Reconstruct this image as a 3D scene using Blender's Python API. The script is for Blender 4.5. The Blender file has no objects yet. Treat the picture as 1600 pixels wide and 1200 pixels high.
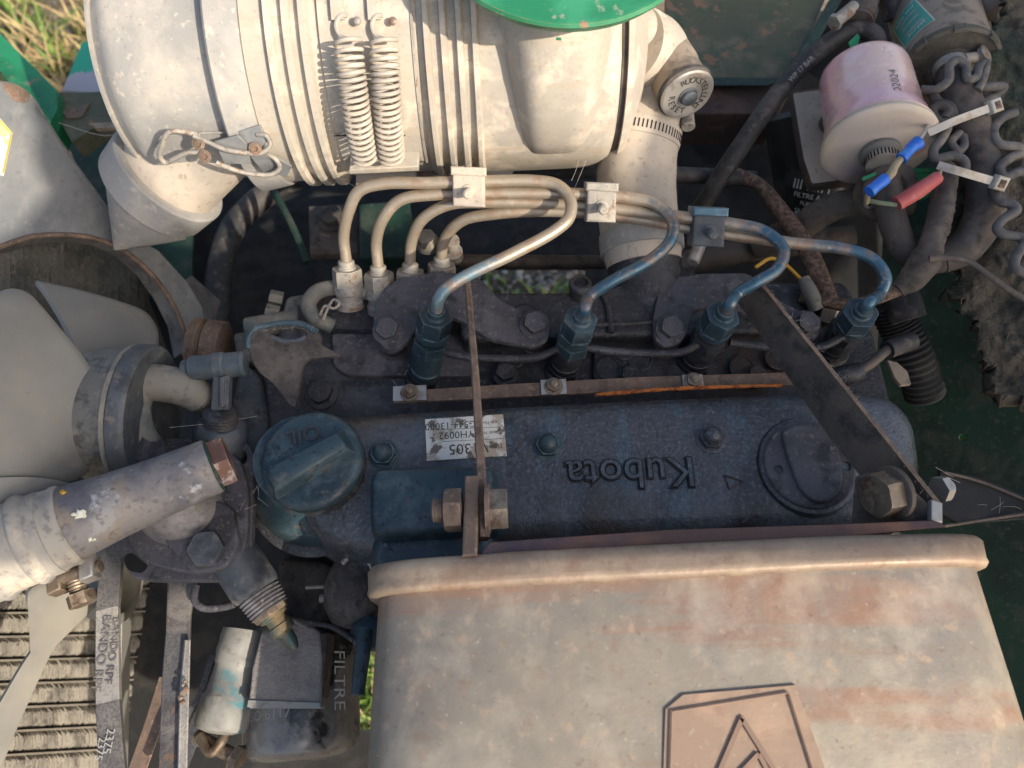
import bpy, math, random
from mathutils import Vector as V, Matrix, noise as mnoise
from mathutils.geometry import tessellate_polygon
random.seed(7)
S = bpy.context.scene
COL = S.collection
R = math.radians
# ---------------------------------------------------------------- camera
FPX = 1230.0                       # focal length in pixels of a 1600 px wide picture
PITCH = R(22)
CAM = V((0, 0, 440.0))             # millimetres; everything below is authored in mm
cd = bpy.data.cameras.new('camera'); cam = bpy.data.objects.new('camera', cd); COL.objects.link(cam)
cam.location = CAM * .001; cam.rotation_euler = (PITCH, 0, 0)
cd.sensor_width = 36; cd.lens = FPX / 1600 * 36; cd.clip_start = .01; cd.clip_end = 60
cd.dof.use_dof = True; cd.dof.focus_distance = .45; cd.dof.aperture_fstop = 9
S.camera = cam
# ---------------------------------------------------------------- sky, sun, exposure
SUN = V((.60, -.50, .62)).normalized()
w = bpy.data.worlds.new("World"); S.world = w; w.use_nodes = True
nt = w.node_tree; bg = nt.nodes['Background']; sk = nt.nodes.new('ShaderNodeTexSky')
sk.sky_type = 'NISHITA'; sk.sun_disc = False
sk.sun_elevation = math.asin(SUN.z); sk.sun_rotation = math.atan2(SUN.x, SUN.y)
sk.air_density = 1.0; sk.dust_density = 3.5; sk.ozone_density = .8
nt.links.new(sk.outputs[0], bg.inputs[0]); bg.inputs[1].default_value = .15
sd = bpy.data.lights.new('sun', 'SUN'); sd.energy = 4.0; sd.angle = R(.6); sd.color = (1, .90, .76)
so = bpy.data.objects.new('sun', sd); COL.objects.link(so)
so.rotation_euler = SUN.to_track_quat('Z', 'Y').to_euler()
S.view_settings.view_transform = 'Standard'; S.view_settings.look = 'None'
S.view_settings.exposure = .64; S.view_settings.gamma = 1
S.cycles.max_bounces = 6
# ---------------------------------------------------------------- pixel rays -> world points (mm)
FW = V((0, math.sin(PITCH), -math.cos(PITCH))); UP = V((0, math.cos(PITCH), math.sin(PITCH))); RT = V((1, 0, 0))
def ray(px, py): return FW + RT * ((px - 800) / FPX) + UP * ((600 - py) / FPX)
def P(px, py, z=0.0):
    r = ray(px, py); return CAM + r * ((z - CAM.z) / r.z)
def PL(px, py, p0, n):
    r = ray(px, py); n = V(n); return CAM + r * ((V(p0) - CAM).dot(n) / r.dot(n))
def dep(p): return (V(p) - CAM).dot(FW)
def mm(px, p): return px * dep(p) / FPX          # size in mm of px pixels at p
def CYL(px, py, a0, a1, r):                       # ray meets a cylinder round a0-a1
    ax = (a1 - a0).normalized(); d = ray(px, py); o = CAM - a0
    dp = d - ax * d.dot(ax); op = o - ax * o.dot(ax)
    A = dp.dot(dp); B = 2 * dp.dot(op); C = op.dot(op) - r * r
    q = B * B - 4 * A * C
    t = (-B - math.sqrt(q)) / (2 * A) if q > 0 else -B / (2 * A)
    return CAM + d * t
# ---------------------------------------------------------------- materials
def mat(name, base, layers=(), rough=.6, metal=0, bump=(), edge=None, up=None, tcol=None, alpha=1, trans=0, sss=0, coat=0, rvar=.12, ior=1.45):
    m = bpy.data.materials.new(name); m.use_nodes = True; t = m.node_tree; N = t.nodes; L = t.links
    b = N['Principled BSDF']; tc = N.new('ShaderNodeTexCoord')
    def noi(scale, detail=5, stretch=None, rg=.6, dist=0):
        n = N.new('ShaderNodeTexNoise'); n.inputs['Scale'].default_value = scale; n.inputs['Detail'].default_value = detail
        n.inputs['Roughness'].default_value = rg; n.inputs['Distortion'].default_value = dist
        if stretch:
            mp = N.new('ShaderNodeMapping'); mp.inputs['Scale'].default_value = stretch
            L.new(tc.outputs['Object'], mp.inputs[0]); L.new(mp.outputs[0], n.inputs['Vector'])
        else: L.new(tc.outputs['Object'], n.inputs['Vector'])
        return n.outputs['Fac']
    def rng(f, lo, hi, amt=1):
        r = N.new('ShaderNodeMapRange'); r.clamp = True
        for k, v in zip((1, 2, 3, 4), (lo, hi, 0, amt)): r.inputs[k].default_value = v
        L.new(f, r.inputs[0]); return r.outputs[0]
    def mix(f, a, c):
        x = N.new('ShaderNodeMix'); x.data_type = 'RGBA'; L.new(f, x.inputs[0]); L.new(a, x.inputs[6])
        x.inputs[7].default_value = (*c, 1); return x.outputs[2]
    def edgemask(g, amt):                          # worn paint on convex edges
        bv = N.new('ShaderNodeBevel'); bv.samples = 4; bv.inputs[0].default_value = .0011
        dt = N.new('ShaderNodeVectorMath'); dt.operation = 'DOT_PRODUCT'; L.new(bv.outputs[0], dt.inputs[0]); L.new(g.outputs['Normal'], dt.inputs[1])
        return rng(dt.outputs['Value'], .985, .90, amt)
    rgb = N.new('ShaderNodeRGB'); rgb.outputs[0].default_value = (*base, 1); cur = rgb.outputs[0]
    if tcol:                                       # paint that gives way to dust along a length ('t' stored on the mesh)
        a = N.new('ShaderNodeAttribute'); a.attribute_name = 't'
        ad = N.new('ShaderNodeMath'); ad.operation = 'MULTIPLY_ADD'; L.new(noi(90), ad.inputs[0]); ad.inputs[1].default_value = .3; L.new(a.outputs['Fac'], ad.inputs[2])
        cur = mix(rng(ad.outputs[0], tcol[1], tcol[2]), cur, tcol[0])
    for ly in layers:
        ly = list(ly); ly[2] = .5 + (ly[2] - .5) * .6; ly[3] = .5 + (ly[3] - .5) * .6
        c, sc, lo, hi = ly[:4]; amt = ly[4] if len(ly) > 4 else 1; st = ly[5] if len(ly) > 5 else None
        cur = mix(rng(noi(sc, 6, st, .62, .2), lo, hi, amt), cur, c)
    if up:
        g = N.new('ShaderNodeNewGeometry'); s = N.new('ShaderNodeSeparateXYZ'); L.new(g.outputs['Normal'], s.inputs[0])
        mu = N.new('ShaderNodeMath'); mu.operation = 'MULTIPLY'; L.new(rng(s.outputs[2], .1, .95, up[1]), mu.inputs[0]); L.new(rng(noi(140, 6), .3, .62), mu.inputs[1])
        cur = mix(mu.outputs[0], cur, up[0])
    if edge:
        g = N.new('ShaderNodeNewGeometry')
        mu = N.new('ShaderNodeMath'); mu.operation = 'MULTIPLY'; L.new(edgemask(g, edge[1]), mu.inputs[0]); L.new(rng(noi(260, 4), .35, .6), mu.inputs[1])
        cur = mix(mu.outputs[0], cur, edge[0])
    L.new(cur, b.inputs['Base Color'])
    rr = N.new('ShaderNodeMapRange'); L.new(noi(70, 6), rr.inputs[0]); rr.inputs[1].default_value = .3; rr.inputs[2].default_value = .7
    rr.inputs[3].default_value = max(.05, rough - rvar); rr.inputs[4].default_value = min(1, rough + rvar); L.new(rr.outputs[0], b.inputs['Roughness'])
    b.inputs['Metallic'].default_value = metal; b.inputs['IOR'].default_value = ior
    b.inputs['Transmission Weight'].default_value = trans; b.inputs['Alpha'].default_value = alpha
    if sss: b.inputs['Subsurface Weight'].default_value = sss; b.inputs['Subsurface Radius'].default_value = (.01, .007, .006)
    if coat: b.inputs['Coat Weight'].default_value = coat; b.inputs['Coat Roughness'].default_value = .2
    prev = None
    for (sc, st, di) in bump:
        bp = N.new('ShaderNodeBump'); bp.inputs['Strength'].default_value = st; bp.inputs['Distance'].default_value = di
        L.new(noi(sc, 5, None, .6), bp.inputs['Height'])
        if prev: L.new(prev, bp.inputs['Normal'])
        prev = bp.outputs[0]
    if prev: L.new(prev, b.inputs['Normal'])
    return m
DUST = (.42, .34, .25); RUST = (.22, .09, .035); SOIL = (.12, .085, .055)
M = {}
M['grey_plastic'] = mat('dusty_grey_plastic', (.26, .252, .235), [((.38, .35, .30), 16, .42, .68), ((.27, .265, .26), 60, .5, .75, .6), ((.55, .47, .38), 190, .64, .8, .5), ((.17, .15, .13), 420, .68, .78, .5)], .75, bump=((380, .35, .0004), (60, .25, .0008)))
M['cream'] = mat('dusty_cream_plastic', (.40, .36, .295), [((.36, .32, .27), 14, .42, .7), ((.64, .54, .42), 40, .5, .72, .7), ((.28, .22, .17), 300, .62, .78, .45), ((.33, .28, .22), 110, .55, .8, .45), ((.40, .30, .2), 30, .56, .8, .6, (1, 6, 6))], .72, bump=((420, .3, .0003), (90, .2, .0005)))
M['cream2'] = mat('dusty_beige_plastic', (.45, .38, .3), [((.33, .29, .24), 20, .42, .7), ((.2, .15, .1), 240, .64, .75, .5)], .8, bump=((380, .35, .0004),))  # beige with darker brown specks
M['dust_steel'] = mat('dusty_steel', (.26, .24, .21), [((.36, .32, .26), 60, .42, .66), ((.2, .10, .05), 110, .6, .72, .8), ((.13, .11, .1), 260, .62, .72, .6)], .65, .25, bump=((420, .35, .0003),), edge=((.6, .55, .45), .6))
M['line'] = mat('injection_line_paint', (.46, .36, .26), [((.32, .24, .17), 70, .45, .66), ((.36, .17, .07), 130, .56, .66, .8), ((.6, .5, .38), 240, .58, .7, .5)], .5, .2, bump=((500, .3, .0002),), tcol=None)
M['line_blue'] = mat('blue_line_paint', (.06, .12, .16), [((.12, .19, .23), 60, .48, .68, .6), ((.035, .08, .12), 30, .52, .7, .7), ((.34, .3, .24), 200, .68, .8, .5), ((.3, .13, .05), 120, .7, .8, .6)], .35, .3, bump=((400, .2, .0002),), edge=((.5, .5, .45), .7))
M['cast'] = mat('oily_blue_black_casting', (.030, .030, .033), [((.062, .064, .07), 22, .44, .66), ((.012, .012, .014), 45, .5, .7, .8), ((.11, .115, .135), 300, .6, .75, .5), ((.07, .048, .035), 12, .58, .75, .7)], .45, .1, bump=((600, .9, .0009), (240, .6, .0009)), edge=((.13, .13, .135), .35), rvar=.18)
M['cast_dusty'] = mat('dusty_black_casting', (.06, .058, .066), [((.10, .095, .105), 26, .42, .66), ((.025, .024, .026), 60, .52, .72, .8), ((.2, .17, .14), 320, .62, .76, .6)], .75, 0, bump=((600, .9, .0009), (200, .5, .0008)), edge=((.16, .15, .145), .45))
M['cover'] = mat('oily_painted_cover', (.056, .058, .064), [((.095, .105, .118), 9, .46, .62, .8), ((.06, .095, .115), 14, .53, .66, .8, (4, .9, 1)), ((.016, .016, .018), 14, .5, .72, .8), ((.16, .165, .175), 420, .54, .72, .5), ((.016, .016, .017), 300, .58, .76, .6), ((.085, .06, .042), 7, .56, .75, .6)], .30, .1, bump=((620, .8, .0007), (200, .6, .0008), (60, .35, .0008)), rvar=.14, coat=.25)
M['blue'] = mat('dirty_blue_paint', (.030, .055, .066), [((.018, .034, .042), 18, .45, .68), ((.08, .115, .125), 50, .55, .72, .6), ((.13, .11, .09), 130, .6, .75, .5), ((.01, .01, .012), 260, .64, .72, .7)], .45, 0, bump=((700, .5, .0003), (90, .3, .0006)), edge=((.2, .28, .32), .6))
M['bluecast'] = mat('blue_grey_cast_paint', (.055, .062, .070), [((.09, .098, .105), 24, .45, .66), ((.03, .03, .035), 50, .52, .72, .8), ((.16, .14, .11), 150, .6, .75, .6)], .6, 0, bump=((700, .8, .0004), (150, .4, .0008)), edge=((.2, .22, .24), .5))
M['strap'] = mat('brown_flat_bar', (.14, .098, .072), [((.20, .13, .09), 40, .46, .66), ((.07, .05, .04), 90, .5, .7, .7), ((.3, .22, .16), 400, .62, .75, .6)], .75, .1, bump=((600, .5, .0003),), edge=((.32, .22, .15), .7))
M['strapdark'] = mat('dark_flat_bar', (.075, .06, .048), [((.11, .085, .065), 22, .48, .68), ((.03, .027, .024), 70, .5, .7, .7), ((.16, .12, .09), 420, .62, .75, .5)], .7, .1, bump=((600, .6, .0003),), edge=((.22, .15, .1), .6))
M['muffler'] = mat('heat_stained_muffler_steel', (.165, .150, .132), [((.225, .195, .155), 6, .30, .78), ((.31, .27, .20), 4.5, .42, .80, .9), ((.27, .145, .092), 9, .50, .66, .75, (.3, 3.6, 1)), ((.14, .135, .14), 12, .50, .86, .5), ((.20, .12, .08), 70, .60, .76, .4), ((.36, .31, .235), 90, .58, .80, .35), ((.42, .27, .16), 90, .68, .80, .5), ((.12, .07, .05), 210, .70, .80, .45), ((.52, .46, .37), 260, .74, .86, .4), ((.24, .20, .16), 45, .45, .75, .5), ((.46, .40, .31), 28, .5, .8, .4)], .5, .35, bump=((520, .25, .0004), (120, .15, .0006)))
M['mufrim'] = mat('rusty_rolled_seam', (.25, .19, .14), [((.26, .145, .09), 10, .42, .70, .7), ((.42, .34, .24), 9, .5, .7, .8), ((.17, .11, .08), 90, .5, .8, .5), ((.36, .29, .2), 60, .5, .75, .4), ((.14, .08, .055), 200, .62, .85, .4)], .55, .35, bump=((300, .5, .0005), (80, .25, .0007)))
M['mufend'] = mat('purple_brown_heat_scale', (.11, .065, .055), [((.2, .10, .065), 16, .45, .66), ((.06, .05, .065), 12, .5, .68, .8)], .7, .3, bump=((300, .6, .0006),))
M['nutrust'] = mat('rusty_zinc_hardware', (.19, .15, .11), [((.11, .065, .04), 60, .45, .66), ((.33, .27, .19), 120, .52, .7, .7)], .5, .6, bump=((400, .5, .0003),), edge=((.45, .35, .25), .7))
M['zinc'] = mat('dull_zinc', (.42, .39, .35), [((.25, .2, .16), 70, .5, .7, .8)], .45, .6, bump=((300, .3, .0003),))
M['alu'] = mat('corroded_aluminium', (.22, .20, .185), [((.13, .125, .135), 22, .42, .62), ((.33, .32, .30), 35, .56, .70, .7), ((.55, .55, .53), 60, .68, .80, .7), ((.27, .21, .15), 40, .54, .72, .7), ((.1, .09, .085), 260, .6, .72, .6)], .65, .25, bump=((420, .6, .0005), (110, .4, .0008)))
M['alu_pump'] = mat('mottled_pump_casting', (.15, .145, .13), [((.09, .10, .11), 30, .42, .62), ((.24, .22, .17), 50, .5, .68, .8), ((.05, .05, .05), 90, .56, .7, .7)], .6, .2, bump=((500, .6, .0004), (140, .4, .0008)))
M['hosegrey'] = mat('dusty_grey_rubber', (.17, .16, .135), [((.09, .115, .12), 28, .46, .66), ((.25, .225, .18), 40, .52, .7, .8), ((.08, .07, .06), 200, .6, .72, .5)], .8, 0, bump=((500, .35, .0003),))
M['radhose'] = mat('sun_bleached_radiator_hose', (.33, .30, .25), [((.19, .185, .185), 16, .45, .64), ((.5, .43, .33), 26, .52, .7, .8), ((.12, .105, .09), 180, .6, .72, .5)], .8, 0, bump=((420, .35, .0004),))
M['rubber'] = mat('black_rubber', (.028, .027, .027), [((.075, .065, .058), 30, .48, .68), ((.13, .105, .085), 150, .6, .74, .5)], .65, 0, bump=((500, .4, .0003),))
M['rubberdust'] = mat('dusty_black_rubber', (.075, .062, .052), [((.14, .11, .085), 26, .45, .66), ((.035, .03, .028), 50, .52, .7, .8), ((.14, .085, .05), 22, .6, .85, .4)], .75, 0, bump=((420, .5, .0004),))
M['braid'] = mat('brown_braided_hose', (.12, .075, .05), [((.22, .14, .10), 240, .45, .6), ((.05, .035, .028), 300, .5, .65, .8)], .85, 0, bump=((700, 1, .0008),))
M['fan'] = mat('pale_fan_plastic', (.185, .182, .168), [((.115, .115, .11), 5, .36, .70), ((.25, .228, .18), 4, .45, .75, .8), ((.26, .2, .13), 140, .68, .82, .4)], .42, 0, bump=((150, .12, .0005),))
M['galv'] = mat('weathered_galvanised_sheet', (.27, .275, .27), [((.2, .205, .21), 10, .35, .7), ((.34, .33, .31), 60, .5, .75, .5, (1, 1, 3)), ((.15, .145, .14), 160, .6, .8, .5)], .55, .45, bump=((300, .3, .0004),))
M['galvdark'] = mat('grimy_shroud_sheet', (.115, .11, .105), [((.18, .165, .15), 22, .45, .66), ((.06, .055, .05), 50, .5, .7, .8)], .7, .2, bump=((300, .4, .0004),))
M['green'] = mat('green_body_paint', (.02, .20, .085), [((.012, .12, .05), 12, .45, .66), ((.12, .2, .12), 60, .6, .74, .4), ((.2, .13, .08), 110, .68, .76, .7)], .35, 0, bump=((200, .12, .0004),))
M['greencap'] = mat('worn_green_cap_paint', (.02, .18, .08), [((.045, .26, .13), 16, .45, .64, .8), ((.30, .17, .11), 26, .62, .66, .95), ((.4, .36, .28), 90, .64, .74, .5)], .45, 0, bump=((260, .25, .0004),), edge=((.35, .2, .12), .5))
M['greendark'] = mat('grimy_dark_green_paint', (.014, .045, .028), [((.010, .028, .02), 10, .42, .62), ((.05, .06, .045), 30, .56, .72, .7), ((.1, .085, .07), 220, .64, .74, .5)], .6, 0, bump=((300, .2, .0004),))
M['greengrey'] = mat('dusty_green_rail_paint', (.075, .08, .048), [((.13, .115, .075), 22, .45, .66), ((.035, .07, .04), 30, .54, .7, .7), ((.22, .12, .07), 50, .66, .72, .8)], .7, 0, bump=((260, .3, .0004),))
M['peel'] = mat('peeling_green_on_lilac_primer', (.03, .34, .22), [((.34, .34, .40), 9, .46, .49, 1)], .6, 0, bump=((60, .3, .0005),))
M['dark'] = mat('black_grime_and_shade', (.015, .015, .015), [((.032, .029, .025), 30, .5, .7)], .85, 0, bump=((200, .4, .001),))  # real grime on parts; black for deep shade on the bay sheets
M['grime'] = mat('caked_oily_dirt', (.065, .055, .048), [((.115, .098, .082), 40, .42, .62), ((.03, .026, .024), 90, .5, .7, .8)], .9, 0, bump=((330, 1, .0018), (90, .7, .002)))
M['darkbrown'] = mat('grimy_brown_steel', (.05, .036, .03), [((.10, .06, .045), 30, .48, .68)], .8, 0, bump=((200, .3, .0005),))
M['pink'] = mat('pink_translucent_plastic', (.60, .33, .38), [((.68, .50, .48), 16, .4, .65), ((.60, .42, .30), 26, .56, .74, .5), ((.25, .12, .06), 75, .70, .80, .7)], .22, 0, sss=.12, coat=.8, bump=((120, .1, .0004),))
M['milky'] = mat('milky_yellow_plastic', (.52, .43, .36), [((.58, .49, .32), 14, .46, .66), ((.55, .40, .44), 10, .5, .7, .7), ((.42, .18, .12), 60, .70, .8, .7)], .35, 0, sss=.25, bump=((160, .1, .0004),))
M['pumptan'] = mat('dusty_tan_canister', (.27, .215, .165), [((.26, .21, .16), 28, .45, .66), ((.10, .085, .07), 70, .52, .7, .7)], .75, .1, bump=((420, .4, .0004),))
M['pumpgrey'] = mat('dusty_dark_canister_end', (.095, .085, .065), [((.15, .125, .09), 40, .45, .66), ((.05, .05, .045), 90, .52, .7, .7)], .75, .1, bump=((420, .4, .0004),), edge=((.3, .25, .18), .6))
M['labelgreen'] = mat('teal_label', (.03, .28, .22), [((.2, .35, .28), 160, .55, .7, .5)], .5)
M['white'] = mat('dusty_white_plastic', (.52, .47, .39), [((.36, .25, .15), 70, .5, .66, .7), ((.62, .58, .5), 30, .5, .7, .6)], .5, 0, bump=((300, .2, .0003),))
M['paper'] = mat('torn_paper_label', (.62, .60, .53), [((.32, .24, .16), 45, .52, .62, .8), ((.1, .07, .05), 75, .57, .62, .9)], .7)
M['paperwhite'] = mat('white_yellow_label', (.6, .57, .45), [((.7, .55, .1), 50, .6, .66, .6)], .6)  # white with yellow patches
M['print'] = mat('black_print', (.03, .03, .03), rough=.6)
M['printfade'] = mat('faded_grey_print', (.13, .12, .11), rough=.8)
M['printwhite'] = mat('white_print', (.65, .65, .62), [((.35, .33, .3), 90, .5, .7, .7)], .6)
M['printgrey'] = mat('pale_grey_print', (.3, .29, .27), rough=.8)
M['printbrown'] = mat('scorched_brown_print', (.19, .125, .09), [((.25, .15, .1), 60, .5, .7, .6)], .7)
M['scorch'] = mat('scorched_label_foil', (.25, .175, .125), [((.33, .225, .155), 18, .45, .66), ((.2, .12, .08), 120, .6, .8, .5), ((.40, .33, .25), 200, .68, .8, .4)], .6, .2, bump=((260, .4, .0004),))
M['blackgloss'] = mat('black_gloss_paint', (.20, .185, .16), [((.13, .12, .105), 30, .4, .65, .8), ((.012, .012, .013), 11, .53, .58, .95), ((.1, .09, .08), 120, .56, .7, .5)], .22, 0, coat=.6, bump=((30, .35, .0015),), rvar=.15)
M['blackcan'] = mat('black_filter_can', (.012, .013, .014), [((.05, .045, .04), 40, .56, .74, .6)], .4, 0, bump=((200, .15, .0003),))
M['pebble'] = mat('pebbled_dusty_shield', (.22, .20, .178), [((.11, .10, .095), 18, .45, .62, .8), ((.22, .19, .16), 60, .52, .7, .6)], .85, 0, bump=((500, 1, .0014), (180, .6, .0016)))
M['palehose'] = mat('pale_grey_painted_pipe', (.23, .225, .20), [((.05, .22, .26), 22, .57, .63, .8), ((.15, .14, .125), 34, .48, .66, .8), ((.12, .1, .08), 200, .6, .72, .5)], .6, 0, bump=((300, .35, .0005),))
M['belt'] = mat('worn_belt_cloth', (.095, .09, .088), [((.14, .13, .12), 34, .45, .66), ((.05, .045, .045), 600, .5, .6, .6)], .85, 0, bump=((1500, .8, .0003),))
M['beltpale'] = mat('pale_belt_cloth', (.25, .235, .215), [((.33, .30, .26), 34, .45, .66), ((.15, .14, .13), 700, .5, .6, .6)], .85, 0, bump=((1500, .8, .0003),))
M['fuzz'] = mat('fuzzy_black_rubber_strip', (.075, .072, .074), [((.15, .135, .12), 26, .48, .64), ((.035, .033, .04), 60, .5, .7, .7), ((.15, .09, .06), 60, .7, .8, .7)], .9, 0, bump=((900, 1, .0008), (150, .5, .001)))
M['fin'] = mat('dusty_radiator_fins', (.25, .225, .185), [((.17, .155, .13), 40, .45, .64), ((.08, .07, .06), 90, .55, .7, .8)], .7, .2, bump=((900, 1, .001), (160, .7, .0015)))
M['findark'] = mat('grimy_grey_fins', (.115, .112, .10), [((.07, .07, .063), 60, .45, .64), ((.17, .16, .135), 120, .55, .7, .7)], .8, .1, bump=((900, 1, .001),))  # greyer, darker fins with grime
M['tubeplate'] = mat('radiator_tube_edge', (.30, .27, .22), [((.25, .22, .18), 60, .5, .68)], .6, .2, bump=((300, .4, .0004),))
M['foam'] = mat('dirty_felt_insulation', (.10, .082, .058), [((.155, .125, .085), 22, .42, .62), ((.035, .035, .028), 60, .5, .68, .9), ((.05, .07, .045), 14, .56, .7, .6)], .98, 0, bump=((260, 1, .004), (900, .8, .001)))
M['bluewire'] = mat('blue_crimp', (.02, .13, .55), [((.05, .2, .5), 90, .5, .7)], .35)
M['redwire'] = mat('faded_red_sleeve', (.42, .09, .08), [((.5, .2, .17), 60, .5, .7)], .55)
M['wiretan'] = mat('tan_wire', (.3, .24, .14), rough=.6)
M['wiregreen'] = mat('pale_green_wire', (.25, .27, .16), rough=.6)
M['wireyellow'] = mat('yellow_wire', (.6, .32, .03), rough=.5)
M['orange'] = mat('orange_cord', (.5, .15, .03), [((.2, .06, .02), 300, .5, .62)], .8, bump=((900, 1, .0006),))
M['brass'] = mat('brassy_sender', (.17, .13, .07), [((.06, .10, .09), 60, .48, .66), ((.3, .22, .12), 90, .55, .7, .7)], .5, .5, edge=((.5, .4, .25), .5))
M['redplug'] = mat('red_brown_hex_plug', (.14, .068, .048), [((.22, .09, .055), 40, .52, .66, .8), ((.15, .12, .12), 60, .5, .7, .8), ((.42, .34, .28), 110, .63, .72, .7)], .55, .3, bump=((300, .4, .0004),), edge=((.5, .4, .33), .6))
M['lichen_yellow'] = mat('yellow_crust', (.75, .42, .04), [((.35, .2, .04), 260, .5, .66)], .9, bump=((600, 1, .001),))
M['lichen_white'] = mat('white_crust', (.7, .68, .55), [((.5, .47, .2), 200, .5, .66)], .9, bump=((600, 1, .001),))
M['wiregrey'] = mat('dusty_grey_brown_wire', (.105, .095, .085), [((.19, .165, .135), 40, .45, .66), ((.06, .055, .052), 90, .5, .7, .7)], .7, 0, bump=((420, .5, .0004),))
M['tee'] = mat('blue_grey_lever_paint', (.045, .062, .072), [((.08, .095, .105), 30, .45, .66), ((.12, .10, .08), 120, .56, .74, .6)], .5, 0, bump=((500, .4, .0003),), edge=((.2, .24, .27), .5))
M['web'] = mat('cobweb', (.45, .42, .36), rough=.9)
M['black'] = mat('black_hole', (.006, .006, .006), rough=.9)
# ---------------------------------------------------------------- geometry collector
def basis(n, hint=None):
    n = V(n).normalized(); h = V(hint) if hint else (V((0, 0, 1)) if abs(n.z) < .9 else V((1, 0, 0)))
    x = (h - n * h.dot(n)).normalized(); return x, n.cross(x), n
def spline(pts, k=8):
    pts = [V(p) for p in pts]
    if len(pts) < 3 or k < 2: return pts
    q = [pts[0] * 2 - pts[1]] + pts + [pts[-1] * 2 - pts[-2]]; out = []
    for i in range(1, len(q) - 2):
        p0, p1, p2, p3 = q[i - 1:i + 3]
        t0 = 0; t1 = t0 + max(1e-3, (p1 - p0).length ** .5); t2 = t1 + max(1e-3, (p2 - p1).length ** .5); t3 = t2 + max(1e-3, (p3 - p2).length ** .5)
        for j in range(k):
            t = t1 + (t2 - t1) * j / k
            A1 = p0 * ((t1 - t) / (t1 - t0)) + p1 * ((t - t0) / (t1 - t0)); A2 = p1 * ((t2 - t) / (t2 - t1)) + p2 * ((t - t1) / (t2 - t1)); A3 = p2 * ((t3 - t) / (t3 - t2)) + p3 * ((t - t2) / (t3 - t2))
            B1 = A1 * ((t2 - t) / (t2 - t0)) + A2 * ((t - t0) / (t2 - t0)); B2 = A2 * ((t3 - t) / (t3 - t1)) + A3 * ((t - t1) / (t3 - t1))
            out.append(B1 * ((t2 - t) / (t2 - t1)) + B2 * ((t - t1) / (t2 - t1)))
    out.append(pts[-1]); return out
def fillet(pts, r, k=4):                      # round the corners of a closed outline of 3-D points
    n = len(pts); out = []
    for i in range(n):
        a, b, c = pts[i - 1], pts[i], pts[(i + 1) % n]
        ri = r[i] if isinstance(r, (list, tuple)) else r
        u = (a - b); v = (c - b); d = min(ri, u.length * .48, v.length * .48)
        if d < 1e-3: out.append(b); continue
        p = b + u.normalized() * d; q = b + v.normalized() * d
        for j in range(k + 1):
            t = j / k; out.append(p * (1 - t) ** 2 + b * (2 * t * (1 - t)) + q * t * t)
    return out
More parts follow.
